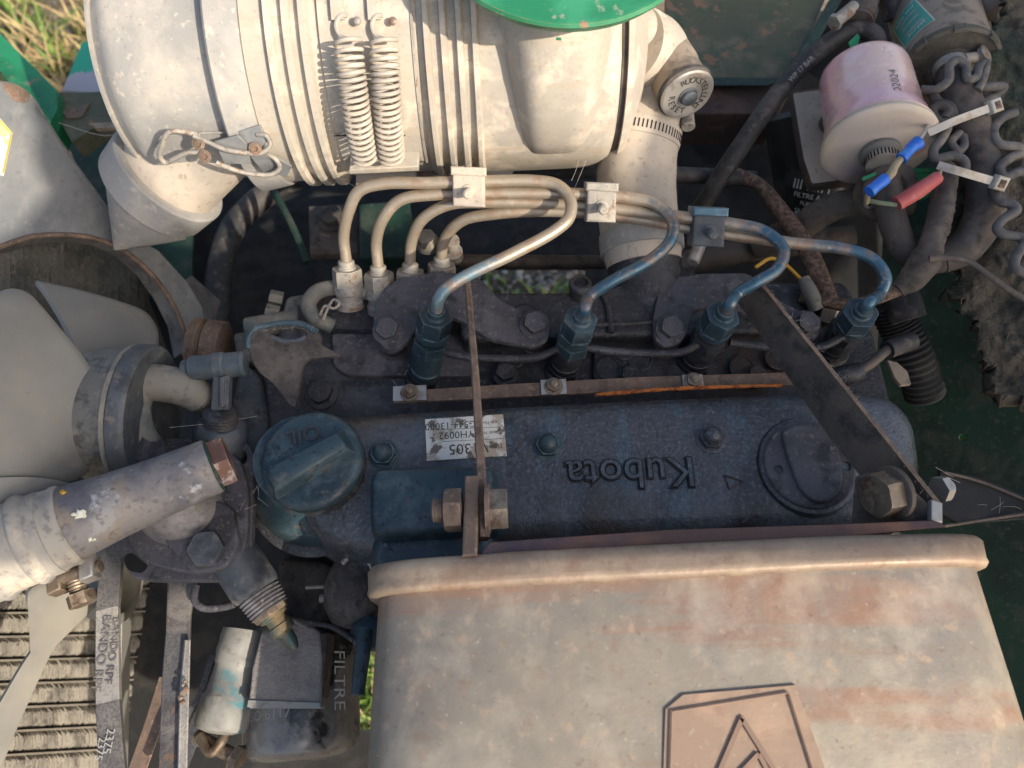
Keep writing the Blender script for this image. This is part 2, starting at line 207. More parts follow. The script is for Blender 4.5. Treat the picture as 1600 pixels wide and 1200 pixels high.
class G:
    def __init__(s): s.v = []; s.f = []; s.t = []
    def add(s, vs, fs, ts=None):
        o = len(s.v); s.v += [V(p) for p in vs]; s.f += [tuple(i + o for i in f) for f in fs]; s.t += ts if ts else [0.0] * len(vs); return s
    def ringed(s, rings, closed=True, cap0=True, cap1=True, ts=None):
        n = len(rings[0]); vs = [p for r in rings for p in r]; fs = []
        for i in range(len(rings) - 1):
            for j in range(n if closed else n - 1):
                k = (j + 1) % n; fs.append((i * n + j, i * n + k, (i + 1) * n + k, (i + 1) * n + j))
        if cap0: fs.append(tuple(reversed(range(n))))
        if cap1: fs.append(tuple(range((len(rings) - 1) * n, len(rings) * n)))
        return s.add(vs, fs, [t for t in ts for _ in range(n)] if ts else None)
    def tube(s, pts, r, seg=14, k=8, flat=1.0, hint=None, cap=True, wob=0):
        m = len(pts); c = spline(pts, k); n = len(c)
        if isinstance(r, (list, tuple)):
            rs = []
            for i in range(n):
                u = i / (n - 1) * (m - 1); a = min(int(u), m - 2); f = u - a; f = f * f * (3 - 2 * f); rs.append(r[a] * (1 - f) + r[a + 1] * f)
        else: rs = [r] * n
        tan = [(c[min(i + 1, n - 1)] - c[max(i - 1, 0)]).normalized() for i in range(n)]
        x, y, _ = basis(tan[0], hint); rings = []
        for i in range(n):
            x = (x - tan[i] * x.dot(tan[i])).normalized(); y = tan[i].cross(x)
            ww = 1 + (wob * mnoise.noise(c[i] * .15) if wob else 0)
            rings.append([c[i] + (x * math.cos(2 * math.pi * j / seg) + y * math.sin(2 * math.pi * j / seg) * flat) * rs[i] * ww for j in range(seg)])
        L = [0.0]
        for i in range(1, n): L.append(L[-1] + (c[i] - c[i - 1]).length)
        return s.ringed(rings, cap0=cap, cap1=cap, ts=[l / L[-1] for l in L])
    def lathe(s, p, ax, prof, seg=32, hint=None, sq=1.0, rot=0):
        x, y, z = basis(ax, hint); p = V(p); rings = []
        for r, h in prof:
            r = max(r, .01); rings.append([p + z * h + (x * math.cos(2 * math.pi * j / seg + rot) + y * math.sin(2 * math.pi * j / seg + rot) * sq) * r for j in range(seg)])
        return s.ringed(rings)
    def cyl(s, p, q, r, seg=24, ch=.6, r2=None):
        p = V(p); q = V(q); h = (q - p).length; r2 = r2 or r
        return s.lathe(p, q - p, [(r - ch, 0), (r, ch), (r2, h - ch), (r2 - ch, h)], seg)
    def hexa(s, p, ax, r, h, n=6, rot=0, hint=None):
        c = min(.12 * r, .2 * h)
        x, y, z = basis(ax, hint)
        # hexagon with turned (chamfered) top corners
        seg = n * 6; rings = []
        for (hh, kk) in ((0, 9), (h - 2 * c, 9), (h - c, 1.07), (h, .94)):
            ring = []
            for j in range(seg):
                a = 2 * math.pi * j / seg; q = (a % (2 * math.pi / n)) - math.pi / n; rr = min(r * math.cos(math.pi / n) / math.cos(q), r * kk)
                ring.append(V(p) + z * hh + (x * math.cos(a + rot) + y * math.sin(a + rot)) * rr)
            rings.append(ring)
        return s.ringed(rings)
    def slab(s, pts, n, thick, bev=.8, holes=(), steps=3):
        """pts: closed outline lying in the TOP plane, body goes 'thick' against n"""
        n = V(n).normalized(); x, y, _ = basis(n)
        o = V(pts[0])
        def to2(p): d = V(p) - o; return (d.dot(x), d.dot(y))
        def fix(loop, ccw):
            q = [to2(p) for p in loop]; A = sum(q[i - 1][0] * q[i][1] - q[i][0] * q[i - 1][1] for i in range(len(q)))
            loop = [V(p) for p in loop]
            out = [loop[0]]
            for p in loop[1:]:
                if (p - out[-1]).length > .02: out.append(p)
            if (out[0] - out[-1]).length < .02: out.pop()
            return out if (A > 0) == ccw else out[::-1]
        outer = fix(pts, True); hs = [fix(h, False) for h in holes]
        def inset(loop, d):
            m = len(loop); res = []
            for i in range(m):
                a = (loop[i] - loop[i - 1]).normalized(); b = (loop[(i + 1) % m] - loop[i]).normalized()
                na = n.cross(a); nb = n.cross(b); q = na + nb
                if q.length < .2: q = na
                q = q.normalized(); c = max(.45, q.dot(na)); res.append(loop[i] + q * (d / c))
            return res
        def wall(loop):
            rings = [inset(loop, 0 if not bev else 0)]; rings = []
            rings.append([p - n * thick for p in loop])
            if bev:
                for k in range(steps + 1):
                    a = math.pi / 2 * k / steps; rings.append([p - n * (bev * (1 - math.sin(a))) for p in inset(loop, bev * (1 - math.cos(a)))])
            else: rings.append(loop)
            s.ringed(rings, cap0=False, cap1=False); return rings[-1], rings[0]
        tops = []; bots = []
        for l in [outer] + hs:
            a, b = wall(l); tops.append(a); bots.append(b)
        for lp, fl in ((tops, False), (bots, True)):
            tr = tessellate_polygon([[V((*to2(p), 0)) for p in l] for l in lp]); flatv = [p for l in lp for p in l]
            fs = []
            for t in tr:
                a, b, c = (flatv[i] for i in t); up_ = (b - a).cross(c - a).dot(n) > 0
                fs.append(tuple(t) if up_ != fl else tuple(reversed(t)))
            s.add(flatv, fs)
        return s
    def box(s, c, hx, hy, hz, bev=.6):                 # centre and three half-axis vectors
        c, hx, hy, hz = V(c), V(hx), V(hy), V(hz); t = c + hz
        return s.slab([t - hx - hy, t + hx - hy, t + hx + hy, t - hx + hy], hz, hz.length * 2, bev)
    def dome(s, p, ax, r, h, seg=24, k=6):
        return s.lathe(p, ax, [(r, 0)] + [(r * math.cos(math.pi / 2 * i / k), h * math.sin(math.pi / 2 * i / k)) for i in range(1, k + 1)], seg)
    def lumpy(s, amp, freq):
        for i, p in enumerate(s.v):
            s.v[i] = p + V((mnoise.noise(p * freq), mnoise.noise(p * freq + V((31, 0, 0))), mnoise.noise(p * freq + V((0, 57, 0))))) * amp
        return s
def text_geo(body, fn, size=1.0, extrude=0.0, res=3, spacing=1.0, bold=0.0):
    """flat text as triangles, each point sent through fn(u, v, w) to the surface it is on"""
    c = bpy.data.curves.new('t', 'FONT'); c.body = body; c.size = size; c.extrude = extrude; c.resolution_u = res
    c.offset = bold * size; c.align_x = 'CENTER'; c.align_y = 'CENTER'; c.space_character = spacing
    o = bpy.data.objects.new('t', c); COL.objects.link(o)
    bpy.context.view_layer.update()
    me = bpy.data.meshes.new_from_object(o.evaluated_get(bpy.context.evaluated_depsgraph_get()))
    g = G(); g.add([fn(v.co.x, v.co.y, v.co.z) for v in me.vertices], [tuple(p.vertices) for p in me.polygons])
    bpy.data.objects.remove(o); bpy.data.curves.remove(c); bpy.data.meshes.remove(me); return g
def plane_fn(c, x, y, lift=.15):
    c, x, y = V(c), V(x).normalized(), V(y); y = (y - x * y.dot(x)).normalized(); n = x.cross(y)
    return lambda u, v, w_: c + x * u + y * v + n * (w_ + lift)
# ---------------------------------------------------------------- objects
WL = {}
def thing(name, label, cat, loc, group=None):
    o = bpy.data.objects.new(name, None); COL.objects.link(o); o.location = V(loc) * .001; o.empty_display_size = .01
    o['label'] = label; o['category'] = cat; WL[o.name] = V(loc)
    if group: o['group'] = group
    return o
def mesh_of(name, g, m, org, sharp=38):
    me = bpy.data.meshes.new(name); me.from_pydata([tuple((p - org) * .001) for p in g.v], [], g.f)
    me.materials.append(M[m] if isinstance(m, str) else m)
    if any(g.t):
        at = me.attributes.new('t', 'FLOAT', 'POINT'); at.data.foreach_set('value', g.t)
    me.shade_smooth(); me.set_sharp_from_angle(angle=R(sharp)); me.validate(); me.update(); return me
def part(name, g, m, parent, label=None, kind=None, sharp=38):
    org = WL[parent.name]; o = bpy.data.objects.new(name, mesh_of(name, g, m, org, sharp)); COL.objects.link(o); o.parent = parent; WL[o.name] = org
    if label: o['label'] = label
    if kind: o['kind'] = kind
    return o
def solo(name, g, m, label=None, cat=None, group=None, kind=None, sharp=38):
    c = sum((p for p in g.v), V()) / len(g.v); o = bpy.data.objects.new(name, mesh_of(name, g, m, c, sharp)); COL.objects.link(o); o.location = c * .001; WL[o.name] = c
    if label: o['label'] = label
    if cat: o['category'] = cat
    if group: o['group'] = group
    if kind: o['kind'] = kind
    return o
def bolt(parent, p, ax, r, h=6, washer=True, m='cast_dusty', name='bolt', rot=.3, dish=True):
    g = G(); ax = V(ax).normalized()
    if washer: g.lathe(p, ax, [(r * 1.32, -.5), (r * 1.32, 1.2), (r * 1.12, 1.8)], 28)
    g.hexa(V(p) + ax * 1.2, ax, r, h, rot=rot)
    if dish: g.lathe(V(p) + ax * (h + 1.1), ax, [(r * .78, 0), (r * .72, .5), (r * .4, .35), (0, .3)], 20)
    return part(name, g, m, parent)
def pxs(l, z): return [P(x, y, z) for x, y in l]
Z = V((0, 0, 1))
# ================================================================ the ground and the big dark masses
g = G(); g.add([V((-9000, -9000, -760)), V((9000, -9000, -760)), V((9000, 9000, -760)), V((-9000, 9000, -760))], [(0, 1, 2, 3)])
M['soil'] = mat('dry_stony_soil', (.20, .15, .10), [((.30, .24, .16), 9, .45, .62), ((.10, .12, .04), 5, .52, .7, .8), ((.38, .35, .30), 60, .58, .66, .8), ((.06, .045, .03), 45, .6, .7, .8)], .95, 0, bump=((40, 1, .02), (160, .8, .006)))
solo('ground', g, 'soil', kind='structure')
# grass: long blades, green and straw, thick where the gaps of the engine bay show the ground
def blades(name, spots, col, m, label):
    g = G()
    for (cx, cy, rx, ry, n, hmin, hmax) in spots:
        for _ in range(n):
            x = cx + random.uniform(-rx, rx); y = cy + random.uniform(-ry, ry)
            if mnoise.noise(V((x, y, col)) * .009) < -.05: continue
            h = random.uniform(hmin, hmax); a = random.uniform(0, 6.28); b = V((math.cos(a), math.sin(a), 0)); le = random.uniform(.3, 1.1)
            wd = random.uniform(2.2, 5.0); sd_ = V((-b.y, b.x, 0)); p = V((x, y, -760)); vs = []
            for k in range(4):
                t = k / 3; c = p + Z * h * (t - .35 * le * t * t) + b * h * le * t * t
                if k < 3: vs += [c - sd_ * wd * (1 - t * .75), c + sd_ * wd * (1 - t * .75)]
                else: vs.append(c)
            g.add(vs, [(0, 1, 3, 2), (2, 3, 5, 4), (4, 5, 6)])
    return solo(name, g, m, label, 'grass', kind='stuff')
M['grassgreen'] = mat('grass_green', (.13, .23, .04), [((.25, .32, .08), 6, .45, .65)], .5)
M['straw'] = mat('dry_straw', (.42, .32, .15), [((.28, .2, .1), 8, .45, .65)], .7)
tl = P(90, 60, -760); bm = P(565, 1100, -760); cm = P(840, 445, -760)
blades('green_grass', [(tl.x, tl.y, 420, 420, 1500, 50, 130), (bm.x, bm.y, 160, 170, 1500, 40, 120), (cm.x - 60, cm.y, 130, 90, 160, 30, 60)], 3, 'grassgreen', 'tufts of green grass on the ground below the tractor')
blades('dry_grass', [(tl.x, tl.y, 420, 420, 2300, 50, 160), (bm.x, bm.y, 150, 150, 250, 30, 90)], 41, 'straw', 'dry straw coloured grass among the green tufts')
# pebbles seen in the gap behind the cylinder head
g = G()
for _ in range(420):
    r = random.uniform(3, 9); g.dome(V((cm.x + random.uniform(-170, 190), cm.y + random.uniform(-90, 90), -760)), (random.uniform(-.3, .3), random.uniform(-.3, .3), 1), r, r * .8, 7, 2)
M['stone'] = mat('grey_stones', (.33, .29, .25), [((.2, .15, .12), 14, .45, .6), ((.5, .46, .42), 25, .55, .65)], .9)
solo('pebbles', g, 'stone', 'loose grey pebbles on the soil far below the cylinder head', 'pebbles', kind='stuff')

# chassis pan: sheet coloured black for the deep shade under the engine, with the openings the ground shows through
zp = -330
pan = pxs([(205, 330), (420, 250), (1900, -150), (2100, 1500), (-300, 1500), (-350, 560)], zp)
hole1 = pxs([(735, 418), (915, 418), (915, 462), (735, 462)], zp)
hole2 = pxs([(520, 940), (640, 940), (640, 1140), (520, 1140)], zp)
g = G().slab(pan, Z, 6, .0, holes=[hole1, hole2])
t = thing('chassis_pan', 'sheet coloured black as deep shade beneath the engine with gaps to the ground', 'chassis', P(800, 700, zp))
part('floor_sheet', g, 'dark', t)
# right-hand inner body side, dark green, with the small drilled hole letting daylight in
g = G()
ps = P(1470, 700, -120)
pl0 = [P(1505, 420, -60), P(1800, 380, -10), P(1800, 1400, 40), P(1520, 1400, -140), P(1450, 900, -170), P(1430, 640, -170), P(1400, 470, -170)]
c0 = P(1505, 684, -130); nrm = V((-.72, -.1, .68)).normalized()
pl = [PL(x, y, c0, nrm) for x, y in ((1385, 250), (1760, 120), (1790, 1300), (1540, 1300), (1490, 1000), (1400, 820), (1370, 560))]
hc = PL(1505, 684, c0, nrm); hx, hy, _ = basis(nrm)
hole = [hc + hx * 3.0 * math.cos(a * .5236) + hy * 3.0 * math.sin(a * .5236) for a in range(12)]
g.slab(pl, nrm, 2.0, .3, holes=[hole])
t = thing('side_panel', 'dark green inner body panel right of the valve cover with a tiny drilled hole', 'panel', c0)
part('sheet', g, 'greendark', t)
# a sun-lit leaf-green plate well behind the hole
pg = PL(1505, 684, c0 - nrm * 45, nrm)
g = G().box(pg, hx * 60, hy * 60, nrm * 1.0, .3)
part('outer_skin', g, 'green', t, 'bright green outer skin glimpsed through the drilled hole')
# ================================================================ engine block and cylinder head
z0 = -38
t = thing('engine_block', 'oily black diesel engine block and cylinder head under the valve cover', 'engine', P(850, 600, -60))
BL = t
blk = pxs([(408, 560), (470, 470), (560, 440), (730, 458), (920, 458), (1060, 440), (1320, 440), (1365, 520), (1395, 640), (1395, 900), (560, 900), (450, 830), (425, 700)], z0)
part('cylinder_head', G().slab(fillet(blk, 6), Z, 70, 2.5).lumpy(.5, .06), 'cast', t)
blk2 = pxs([(430, 700), (470, 520), (1340, 520), (1370, 1000), (560, 1010), (440, 900)], z0 - 60)
part('crankcase', G().slab(blk2, Z, 210, 4), 'grime', t)
# raised pads on the head
part('head_pad', G().slab(fillet(pxs([(518, 520), (735, 522), (735, 588), (540, 586), (520, 570)], z0 + 5), 3), Z, 8, 1.2), 'cast_dusty', t)
part('head_pad', G().slab(fillet(pxs([(930, 500), (1080, 492), (1090, 590), (925, 595)], z0 + 4), 6), Z, 8, 1.5), 'cast', t)
# intake side gallery (long dark casting behind the injectors)
gal = pxs([(720, 462), (760, 456), (900, 456), (985, 440), (1090, 425), (1190, 440), (1200, 520), (720, 530)], -12)
part('intake_gallery', G().slab(fillet(gal, 5), Z, 40, 3).lumpy(.5, .05), 'cast', t)
for (x, y, r, m) in ((820, 500, 24, 'cast'), (905, 472, 0, 'cast')):
    if r: part('gallery_boss', G().lathe(P(x, y, -14), Z, [(10, 0), (10, 3), (8, 5), (0, 5)], 28), m, t)
gp = P(905, 462, -14)
part('gallery_pipe_stub', G().lathe(gp, (0, .25, 1), [(6.5, -4), (6.5, 8), (7.6, 8.6), (7.6, 11), (6.6, 12.5), (5, 12.6), (4.6, 10)], 24), 'cast', t)
for x, y in ((950, 575), (1000, 562), (1160, 575), (800, 560), (1215, 560), (975, 545)):
    g = G().lathe(P(x, y, z0 + 4.2), Z, [(8.5, -1), (8.5, .8), (7.2, 1.2), (6.8, .2), (0, 0)], 28)
    part('core_plug', g, 'cast', t)
for x, y, r in ((503, 617, 7.8), (985, 590, 6.5), (790, 585, 6.5), (1180, 590, 6.0)):
    bolt(t, P(x, y, z0 + (1 if x == 503 else 4)), Z, r, 5.5, m='cast', name='head_bolt')
# stepped edge lines on the intake gallery
part('gallery_rib', G().tube([P(930, 508, -11), P(1000, 505, -11), P(1060, 500, -11)], 1.6, 8), 'cast', t)
part('gallery_rib', G().tube([P(940, 455, -11), P(950, 480, -11), P(955, 520, -11)], 2.2, 8), 'cast', t)
# ================================================================ valve cover
VC = thing('valve_cover', 'long oily blue-black valve cover with raised brand lettering in the middle of the engine', 'valve cover', P(900, 720, 0))
oc = [(452, 690), (470, 655), (520, 640), (620, 632), (800, 622), (1000, 612), (1200, 604), (1340, 600), (1405, 608), (1442, 650), (1455, 720), (1450, 780), (1425, 826), (1300, 838), (1000, 846), (760, 852), (600, 872), (500, 850), (452, 790)]
oc3 = fillet(pxs(oc, 0), 9, 5)
g = G()
def inset_ring(loop, d, dz):
    m = len(loop); res = []
    for i in range(m):
        a = (loop[i] - loop[i - 1]); b = (loop[(i + 1) % m] - loop[i]); q = (Z.cross(a.normalized() if a.length > 1e-6 else b.normalized()) + Z.cross(b.normalized() if b.length > 1e-6 else a.normalized()))
        q = q.normalized() if q.length > .1 else V(); res.append(loop[i] + q * d + Z * dz)
    return res
# resample outline evenly so it can be shrunk smoothly
def resample(loop, n):
    L = [0]
    for i in range(len(loop)): L.append(L[-1] + (loop[(i + 1) % len(loop)] - loop[i]).length)
    out = []; k = 0
    for i in range(n):
        s_ = L[-1] * i / n
        while L[k + 1] < s_: k += 1
        f = (s_ - L[k]) / max(1e-6, L[k + 1] - L[k]); out.append(loop[k] * (1 - f) + loop[(k + 1) % len(loop)] * f)
    return out
def ccw(loop):
    A = sum(loop[i - 1].x * loop[i].y - loop[i].x * loop[i - 1].y for i in range(len(loop))); return loop if A > 0 else loop[::-1]
def cushion(g, loop, prof, n=160):
    loop = ccw(resample(loop, n)); rings = []
    for d, dz in prof: rings.append(inset_ring(loop, d, dz))
    top = rings[-1]; c = sum(top, V()) / n; cxx = sum((p.x - c.x) ** 2 for p in top); cyy = sum((p.y - c.y) ** 2 for p in top); cxy = sum((p.x - c.x) * (p.y - c.y) for p in top)
    an = .5 * math.atan2(2 * cxy, cxx - cyy); u = V((math.cos(an), math.sin(an), 0)); v = V((-u.y, u.x, 0))
    hl_ = max(abs((p - c).dot(u)) for p in top) - max(abs((p - c).dot(v)) for p in top) * .95; hl_ = max(hl_, .1)
    m0 = len(rings)
    for k in range(1, 7): rings.append([p.lerp(c + u * max(-hl_, min(hl_, (p - c).dot(u))), k / 6) for p in top])
    return g.ringed(rings, cap0=False, cap1=False)
cushion(g, oc3, [(-3.5, -46), (-3.5, -38), (-1.5, -36), (-.8, -30), (0, -20), (1.5, -12), (4.5, -6), (9, -2.2), (14, -.6), (19, 0), (23, .2)], 170)
g.lumpy(.35, .05)
part('cover_shell', g, 'cover', VC, sharp=60)
# breather box, raised, lower left of the cover
bb = fillet(pxs([(578, 742), (590, 730), (700, 726), (772, 726), (776, 830), (590, 838), (580, 826), (578, 800)], 15), 5, 5)
g = G(); cushion(g, bb, [(-2.5, -18), (-.6, -8), (.4, -3), (2, -.8), (4, 0), (7, .3)], 110); part('breather_box', g, 'blue', VC, sharp=60)
bb = fillet(pxs([(582, 832), (660, 822), (772, 818), (776, 890), (600, 905), (578, 880)], 4), 6, 5)
g = G(); cushion(g, bb, [(-4, -24), (-1, -9), (1, -4), (3.5, -1.2), (7, 0), (9, .2)], 90); part('breather_step', g, 'blue', VC, sharp=60)
# filler neck: bulging blue casting under the oil cap
cc = P(484, 716, 18)                     # centre of cap top
part('filler_neck', G().lathe(P(492, 745, -30), (-.03, .02, 1), [(40, -26), (41.5, -14), (41, -4), (37.5, 6), (32, 14), (28, 21), (26.5, 28), (26, 37)], 56).lumpy(.4, .05), 'blue', VC, sharp=60)
part('filler_crease', G().lathe(P(500, 762, -42), Z, [(42, 0), (43.6, .8), (43.6, 2.6), (42, 3.4)], 64).lumpy(.4, .05), 'cast', VC, sharp=60)
# acorn nuts
for x, y in ((600, 705), (856, 692), (1110, 680)):
    g = G(); b0 = P(x, y + 6, -.5); g.lathe(b0, Z, [(9.3, 0), (9, 1.2), (7.2, 1.6)], 30); g.hexa(b0 + Z * 1.4, Z, 7.4, 4.4)
    g.dome(b0 + Z * 5.4, Z, 6.0, 6.6, 24, 6); part('acorn_nut', g, 'blue' if x < 1000 else 'cover', VC)
# blanking cap with raised tongue
bc = P(1262, 728, 0)
cx, cy = V((1, .04, 0)).normalized(), V((-.04, 1, 0)).normalized()
ring = [bc + (cx * math.cos(a / 40 * 6.2832) * 26.3 + cy * math.sin(a / 40 * 6.2832) * 26.3) + Z * 4.5 for a in range(40)]
h1 = [bc + cx * -18.5 + cy * -2.5 + Z * 4.5 + (cx * math.cos(a * .5236) + cy * math.sin(a * .5236)) * 2.3 for a in range(12)]
h2 = [bc + cx * 20.5 + cy * -2.0 + Z * 4.5 + (cx * math.cos(a * .5236) + cy * math.sin(a * .5236)) * 2.3 for a in range(12)]
bcx = part('blanking_cap', G().slab(ring, Z, 8, 1.4, holes=[h1, h2]), 'cast_dusty', VC, 'round dark plug with two pin holes and a raised tongue')
tng = [bc + cx * u + cy * v + Z * 7.5 for u, v in ((-14.5, 20), (-4, 23.5), (10, 23), (16, 15), (17, -4), (14, -17), (4, -24), (-5, -22), (-10, -14), (-13, 2))]
part('raised_tongue', G().slab(fillet(tng, 6), Z, 4, 1.3), 'cast_dusty', bcx)
part('plug_boss', G().lathe(bc + Z * -6, Z, [(31, 0), (30, 5), (28.6, 8.3), (27, 8.8)], 48), 'cover', VC)
# raised brand lettering, upside down as seen from this side
kx = P(888, 737, 0) - P(1090, 735, 0)          # reads right-to-left in the picture
kc = P(985, 738, 1.0)
g = text_geo('Kubota', plane_fn(kc, V((-1, -.035, 0)), V((.035, -1, 0)), -.3), 24.8, 1.7, 4, 1.02, .0)
part('raised_lettering', g, 'cover', VC, sharp=30)
part('letter_grime', text_geo('Kubota', plane_fn(kc, V((-1, -.035, 0)), V((.035, -1, 0)), -.4), 24.8, .7, 4, 1.02, .036), 'dark', VC, sharp=30)
g = G(); tri = [P(1132, 742, .9), P(1162, 752, .9), P(1140, 764, .9)]
g.tube(tri + [tri[0]], .5, 6, 1); part('raised_triangle', g, 'darkbrown', VC)
# data plate
lc = [P(664, 655, 1.1), P(786, 647, 1.1), P(792, 712, 1.1), P(667, 720, 1.1)]
lb = part('data_label', G().slab(lc, Z, .9, .1), 'paper', VC, 'torn white data label')
ex = (lc[0] - lc[1]).normalized(); ey = (lc[2] - lc[1]).normalized(); ctr = (lc[0] + lc[1] + lc[2] + lc[3]) / 4
ey = (ex.cross(V((0, 0, -1)))).normalized(); ey = Z.cross(ex)
def lab(s_, px, py, size, m='print'): part('label_print', text_geo(s_, plane_fn(P(px, py, 1.1), ex, ey, .06), size), m, lb)
lab('Model:', 772, 698, 3.6); lab('V1305', 732, 700, 9.0); lab('Serial No.', 765, 676, 2.9); lab('YH0092', 713, 679, 6.2); lab('Code No.', 768, 660, 2.9); lab('1G544-13000', 708, 664, 6.0)
for a, b in (((690, 690), (788, 685)), ((668, 672), (787, 667)), ((752, 655), (755, 685))):
    g = G().tube([P(*a, 1.2), P(*b, 1.2)], .12, 4, 1); part('label_rule', g, 'print', lb)
# ================================================================ oil filler cap
OC = thing('oil_filler_cap', 'round blue oil filler cap marked OIL with a diagonal grip bar', 'oil cap', cc)
ax = V((-.06, .02, 1)).normalized()
capd = part('cap_disc', G().lathe(cc - ax * 15, ax, [(24, 0), (26.2, 1), (27, 4), (27, 6), (28.6, 6.8), (29.2, 8.5), (28.8, 11.5), (27.6, 13.8), (25.6, 14.8), (23, 15)], 72), 'blue', OC)
part('cap_gasket', G().lathe(cc - ax * 18, ax, [(27.5, 0), (28, 1.5), (27.5, 3)], 60), 'rubber', OC)
ga, gb = P(420, 760, 18), P(552, 690, 18); gd = (gb - ga).normalized(); gn = Z.cross(gd); L = (gb - ga).length / 2 - 1; gcn = (ga + gb) / 2 - gn * 0
def bar(hw, hh, l0, l1):
    return [gcn - gd * l0 - gn * hw + ax * hh, gcn + gd * l1 - gn * hw * .95 + ax * hh, gcn + gd * l1 + gn * hw * .95 + ax * hh, gcn - gd * l0 + gn * hw + ax * hh]
g = G().ringed([bar(9, -.5, L, L), bar(7.0, 5, L - 1.5, L - 1.5), bar(5.2, 9.4, L - 4, L - 4), bar(4.4, 10.2, L - 5, L - 5)])
part('grip_bar', g, 'blue', OC, sharp=60)
tx = V((-1, -.18, 0)).normalized(); part('cap_lettering', text_geo('OIL', plane_fn(P(474, 679, 18.4), -V((-.98, -.24, 0)) * -1, V((.24, -.98, 0)), .1), 12.5, .35, bold=.004), 'cast', OC)
# ================================================================ glow plug bar
gy = [P(614, 612, -20), P(800, 600, -20), P(1000, 589, -20), P(1236, 582, -20), P(1240, 602, -20), P(1000, 610, -20), P(800, 620, -20), P(616, 630, -20)]
t = thing('glow_plug_bar', 'long brown glow plug strip along the far edge of the valve cover', 'glow plug bar', P(900, 603, -20))
part('strip', G().slab(gy, Z, 2, .3).lumpy(.5, .03), 'strap', t)
for x, y, wpx, hpx in ((640, 614, 52, 25), (865, 604, 40, 25), (1083, 596, 32, 24)):
    c = P(x, y, -18); s_ = mm(1, c); wd, hd = wpx * s_ / 2, hpx * s_ / 2; e = V((1, .045, 0)).normalized(); f = Z.cross(e)
    p = part('insulating_plate', G().slab([c - e * wd - f * hd, c + e * wd - f * hd, c + e * wd + f * hd, c - e * wd + f * hd], Z, 1.4, .2), 'zinc', t)
    g = G().lathe(c, Z, [(6, 0), (5.8, .8), (4.5, 1)], 20); g.hexa(c + Z * .8, Z, 4.6, 3.2, rot=.5); g.lathe(c + Z * 4, Z, [(2.0, 0), (2.3, .6), (1.9, 1.1), (2.3, 1.6), (1.9, 2.1), (2.2, 2.6), (1.6, 3.2)], 14)
    part('terminal_nut', g, 'nutrust', t)
solo('orange_cord', G().tube([P(930, 617, -17), P(1000, 611, -16), P(1080, 606, -16), P(1150, 604, -16), P(1222, 602, -16)], 1.25, 8, 10, wob=.4), 'orange', 'frayed orange cord lying along the glow plug strip', 'cord')
# ================================================================ black mounting plates with bolts
def plate(outl, z, bolts, label, spacer):
    t = thing('mounting_plate', label, 'bracket', P(*bolts[0], z), 'black lifting and mounting plates behind the injectors')
    part('plate', G().slab(fillet(pxs(outl, z), 6, 5), Z, 5, .9), 'cast_dusty', t)
    for x, y in bolts:
        b0 = P(x, y, z + .2); bolt(t, b0, (.05, -.12, 1), 7.2, 5.5, m='cast_dusty')
        part('spacer', G().lathe(b0 - Z * spacer, Z, [(9.5, 0), (9.5, 2), (7.6, 2.4), (7.6, 8), (9, 8.5), (9, 11), (7.6, 11.4), (7.6, spacer - 5)], 28), 'cast', t)
    return t
plate([(584, 522), (583, 490), (592, 462), (612, 440), (640, 430), (690, 424), (742, 430), (762, 446), (780, 468), (812, 484), (845, 492), (860, 508), (856, 532), (838, 543), (790, 534), (758, 527), (738, 512), (716, 498), (700, 494), (676, 496), (652, 510), (640, 530), (622, 545), (600, 545)], -8, [(606, 517), (835, 508)], 'black mounting plate behind the leftmost injector with two flanged bolts', 26)
plate([(1022, 528), (1020, 496), (1030, 450), (1046, 434), (1100, 427), (1168, 426), (1188, 440), (1215, 468), (1255, 488), (1280, 506), (1278, 528), (1262, 536), (1244, 530), (1225, 512), (1180, 500), (1140, 480), (1100, 478), (1082, 488), (1074, 520), (1060, 538), (1036, 542)], -8, [(1047, 515), (1259, 508)], 'black mounting plate behind the third injector with two flanged bolts', 26)
# ================================================================ injectors, lines and line clamps
names = ['leftmost injector beneath the bright silvery end of the front fuel line', 'second injector from the left just right of the brown upright bar', 'third injector from the left leaning against the right mounting plate', 'rightmost injector near the diagonal flat bar and the thick loom']
inj = [((663, 588), (677, 512)), ((880, 575), (902, 515)), ((1082, 568), (1120, 508)), ((1300, 545), (1336, 500))]
inz = 8
INJ = []
for k, (b, tp) in enumerate(inj):
    p = P(*b, -36); q = P(*tp, inz); a = (q - p).normalized(); h = (q - p).length; INJ.append((q, a))
    t = thing('injector', names[k], 'injector', p, 'four diesel injectors in a row')
    mt = 'blue' if k != 2 else 'cast'
    g = G().lathe(p - a * 8, a, [(12, 0), (12, 6), (10.6, 7)], 24); part('clamp_collar', g.hexa(p + a * -2, a, 11.5, 6, rot=.2), 'cast', t)
    g = G().lathe(p + a * 3, a, [(9.4, 0), (9.8, 2), (9.8, 6), (9.2, 6.6), (9.2, 8), (9.9, 8.8), (9.9, h - 22), (9, h - 21)], 32)
    part('body', g, 'cast' if k else 'blue', t)
    part('holder_nut', G().hexa(p + a * (h - 20), a, 11.2, 9, rot=.35), mt if k < 2 else 'cast', t)
LINES = []
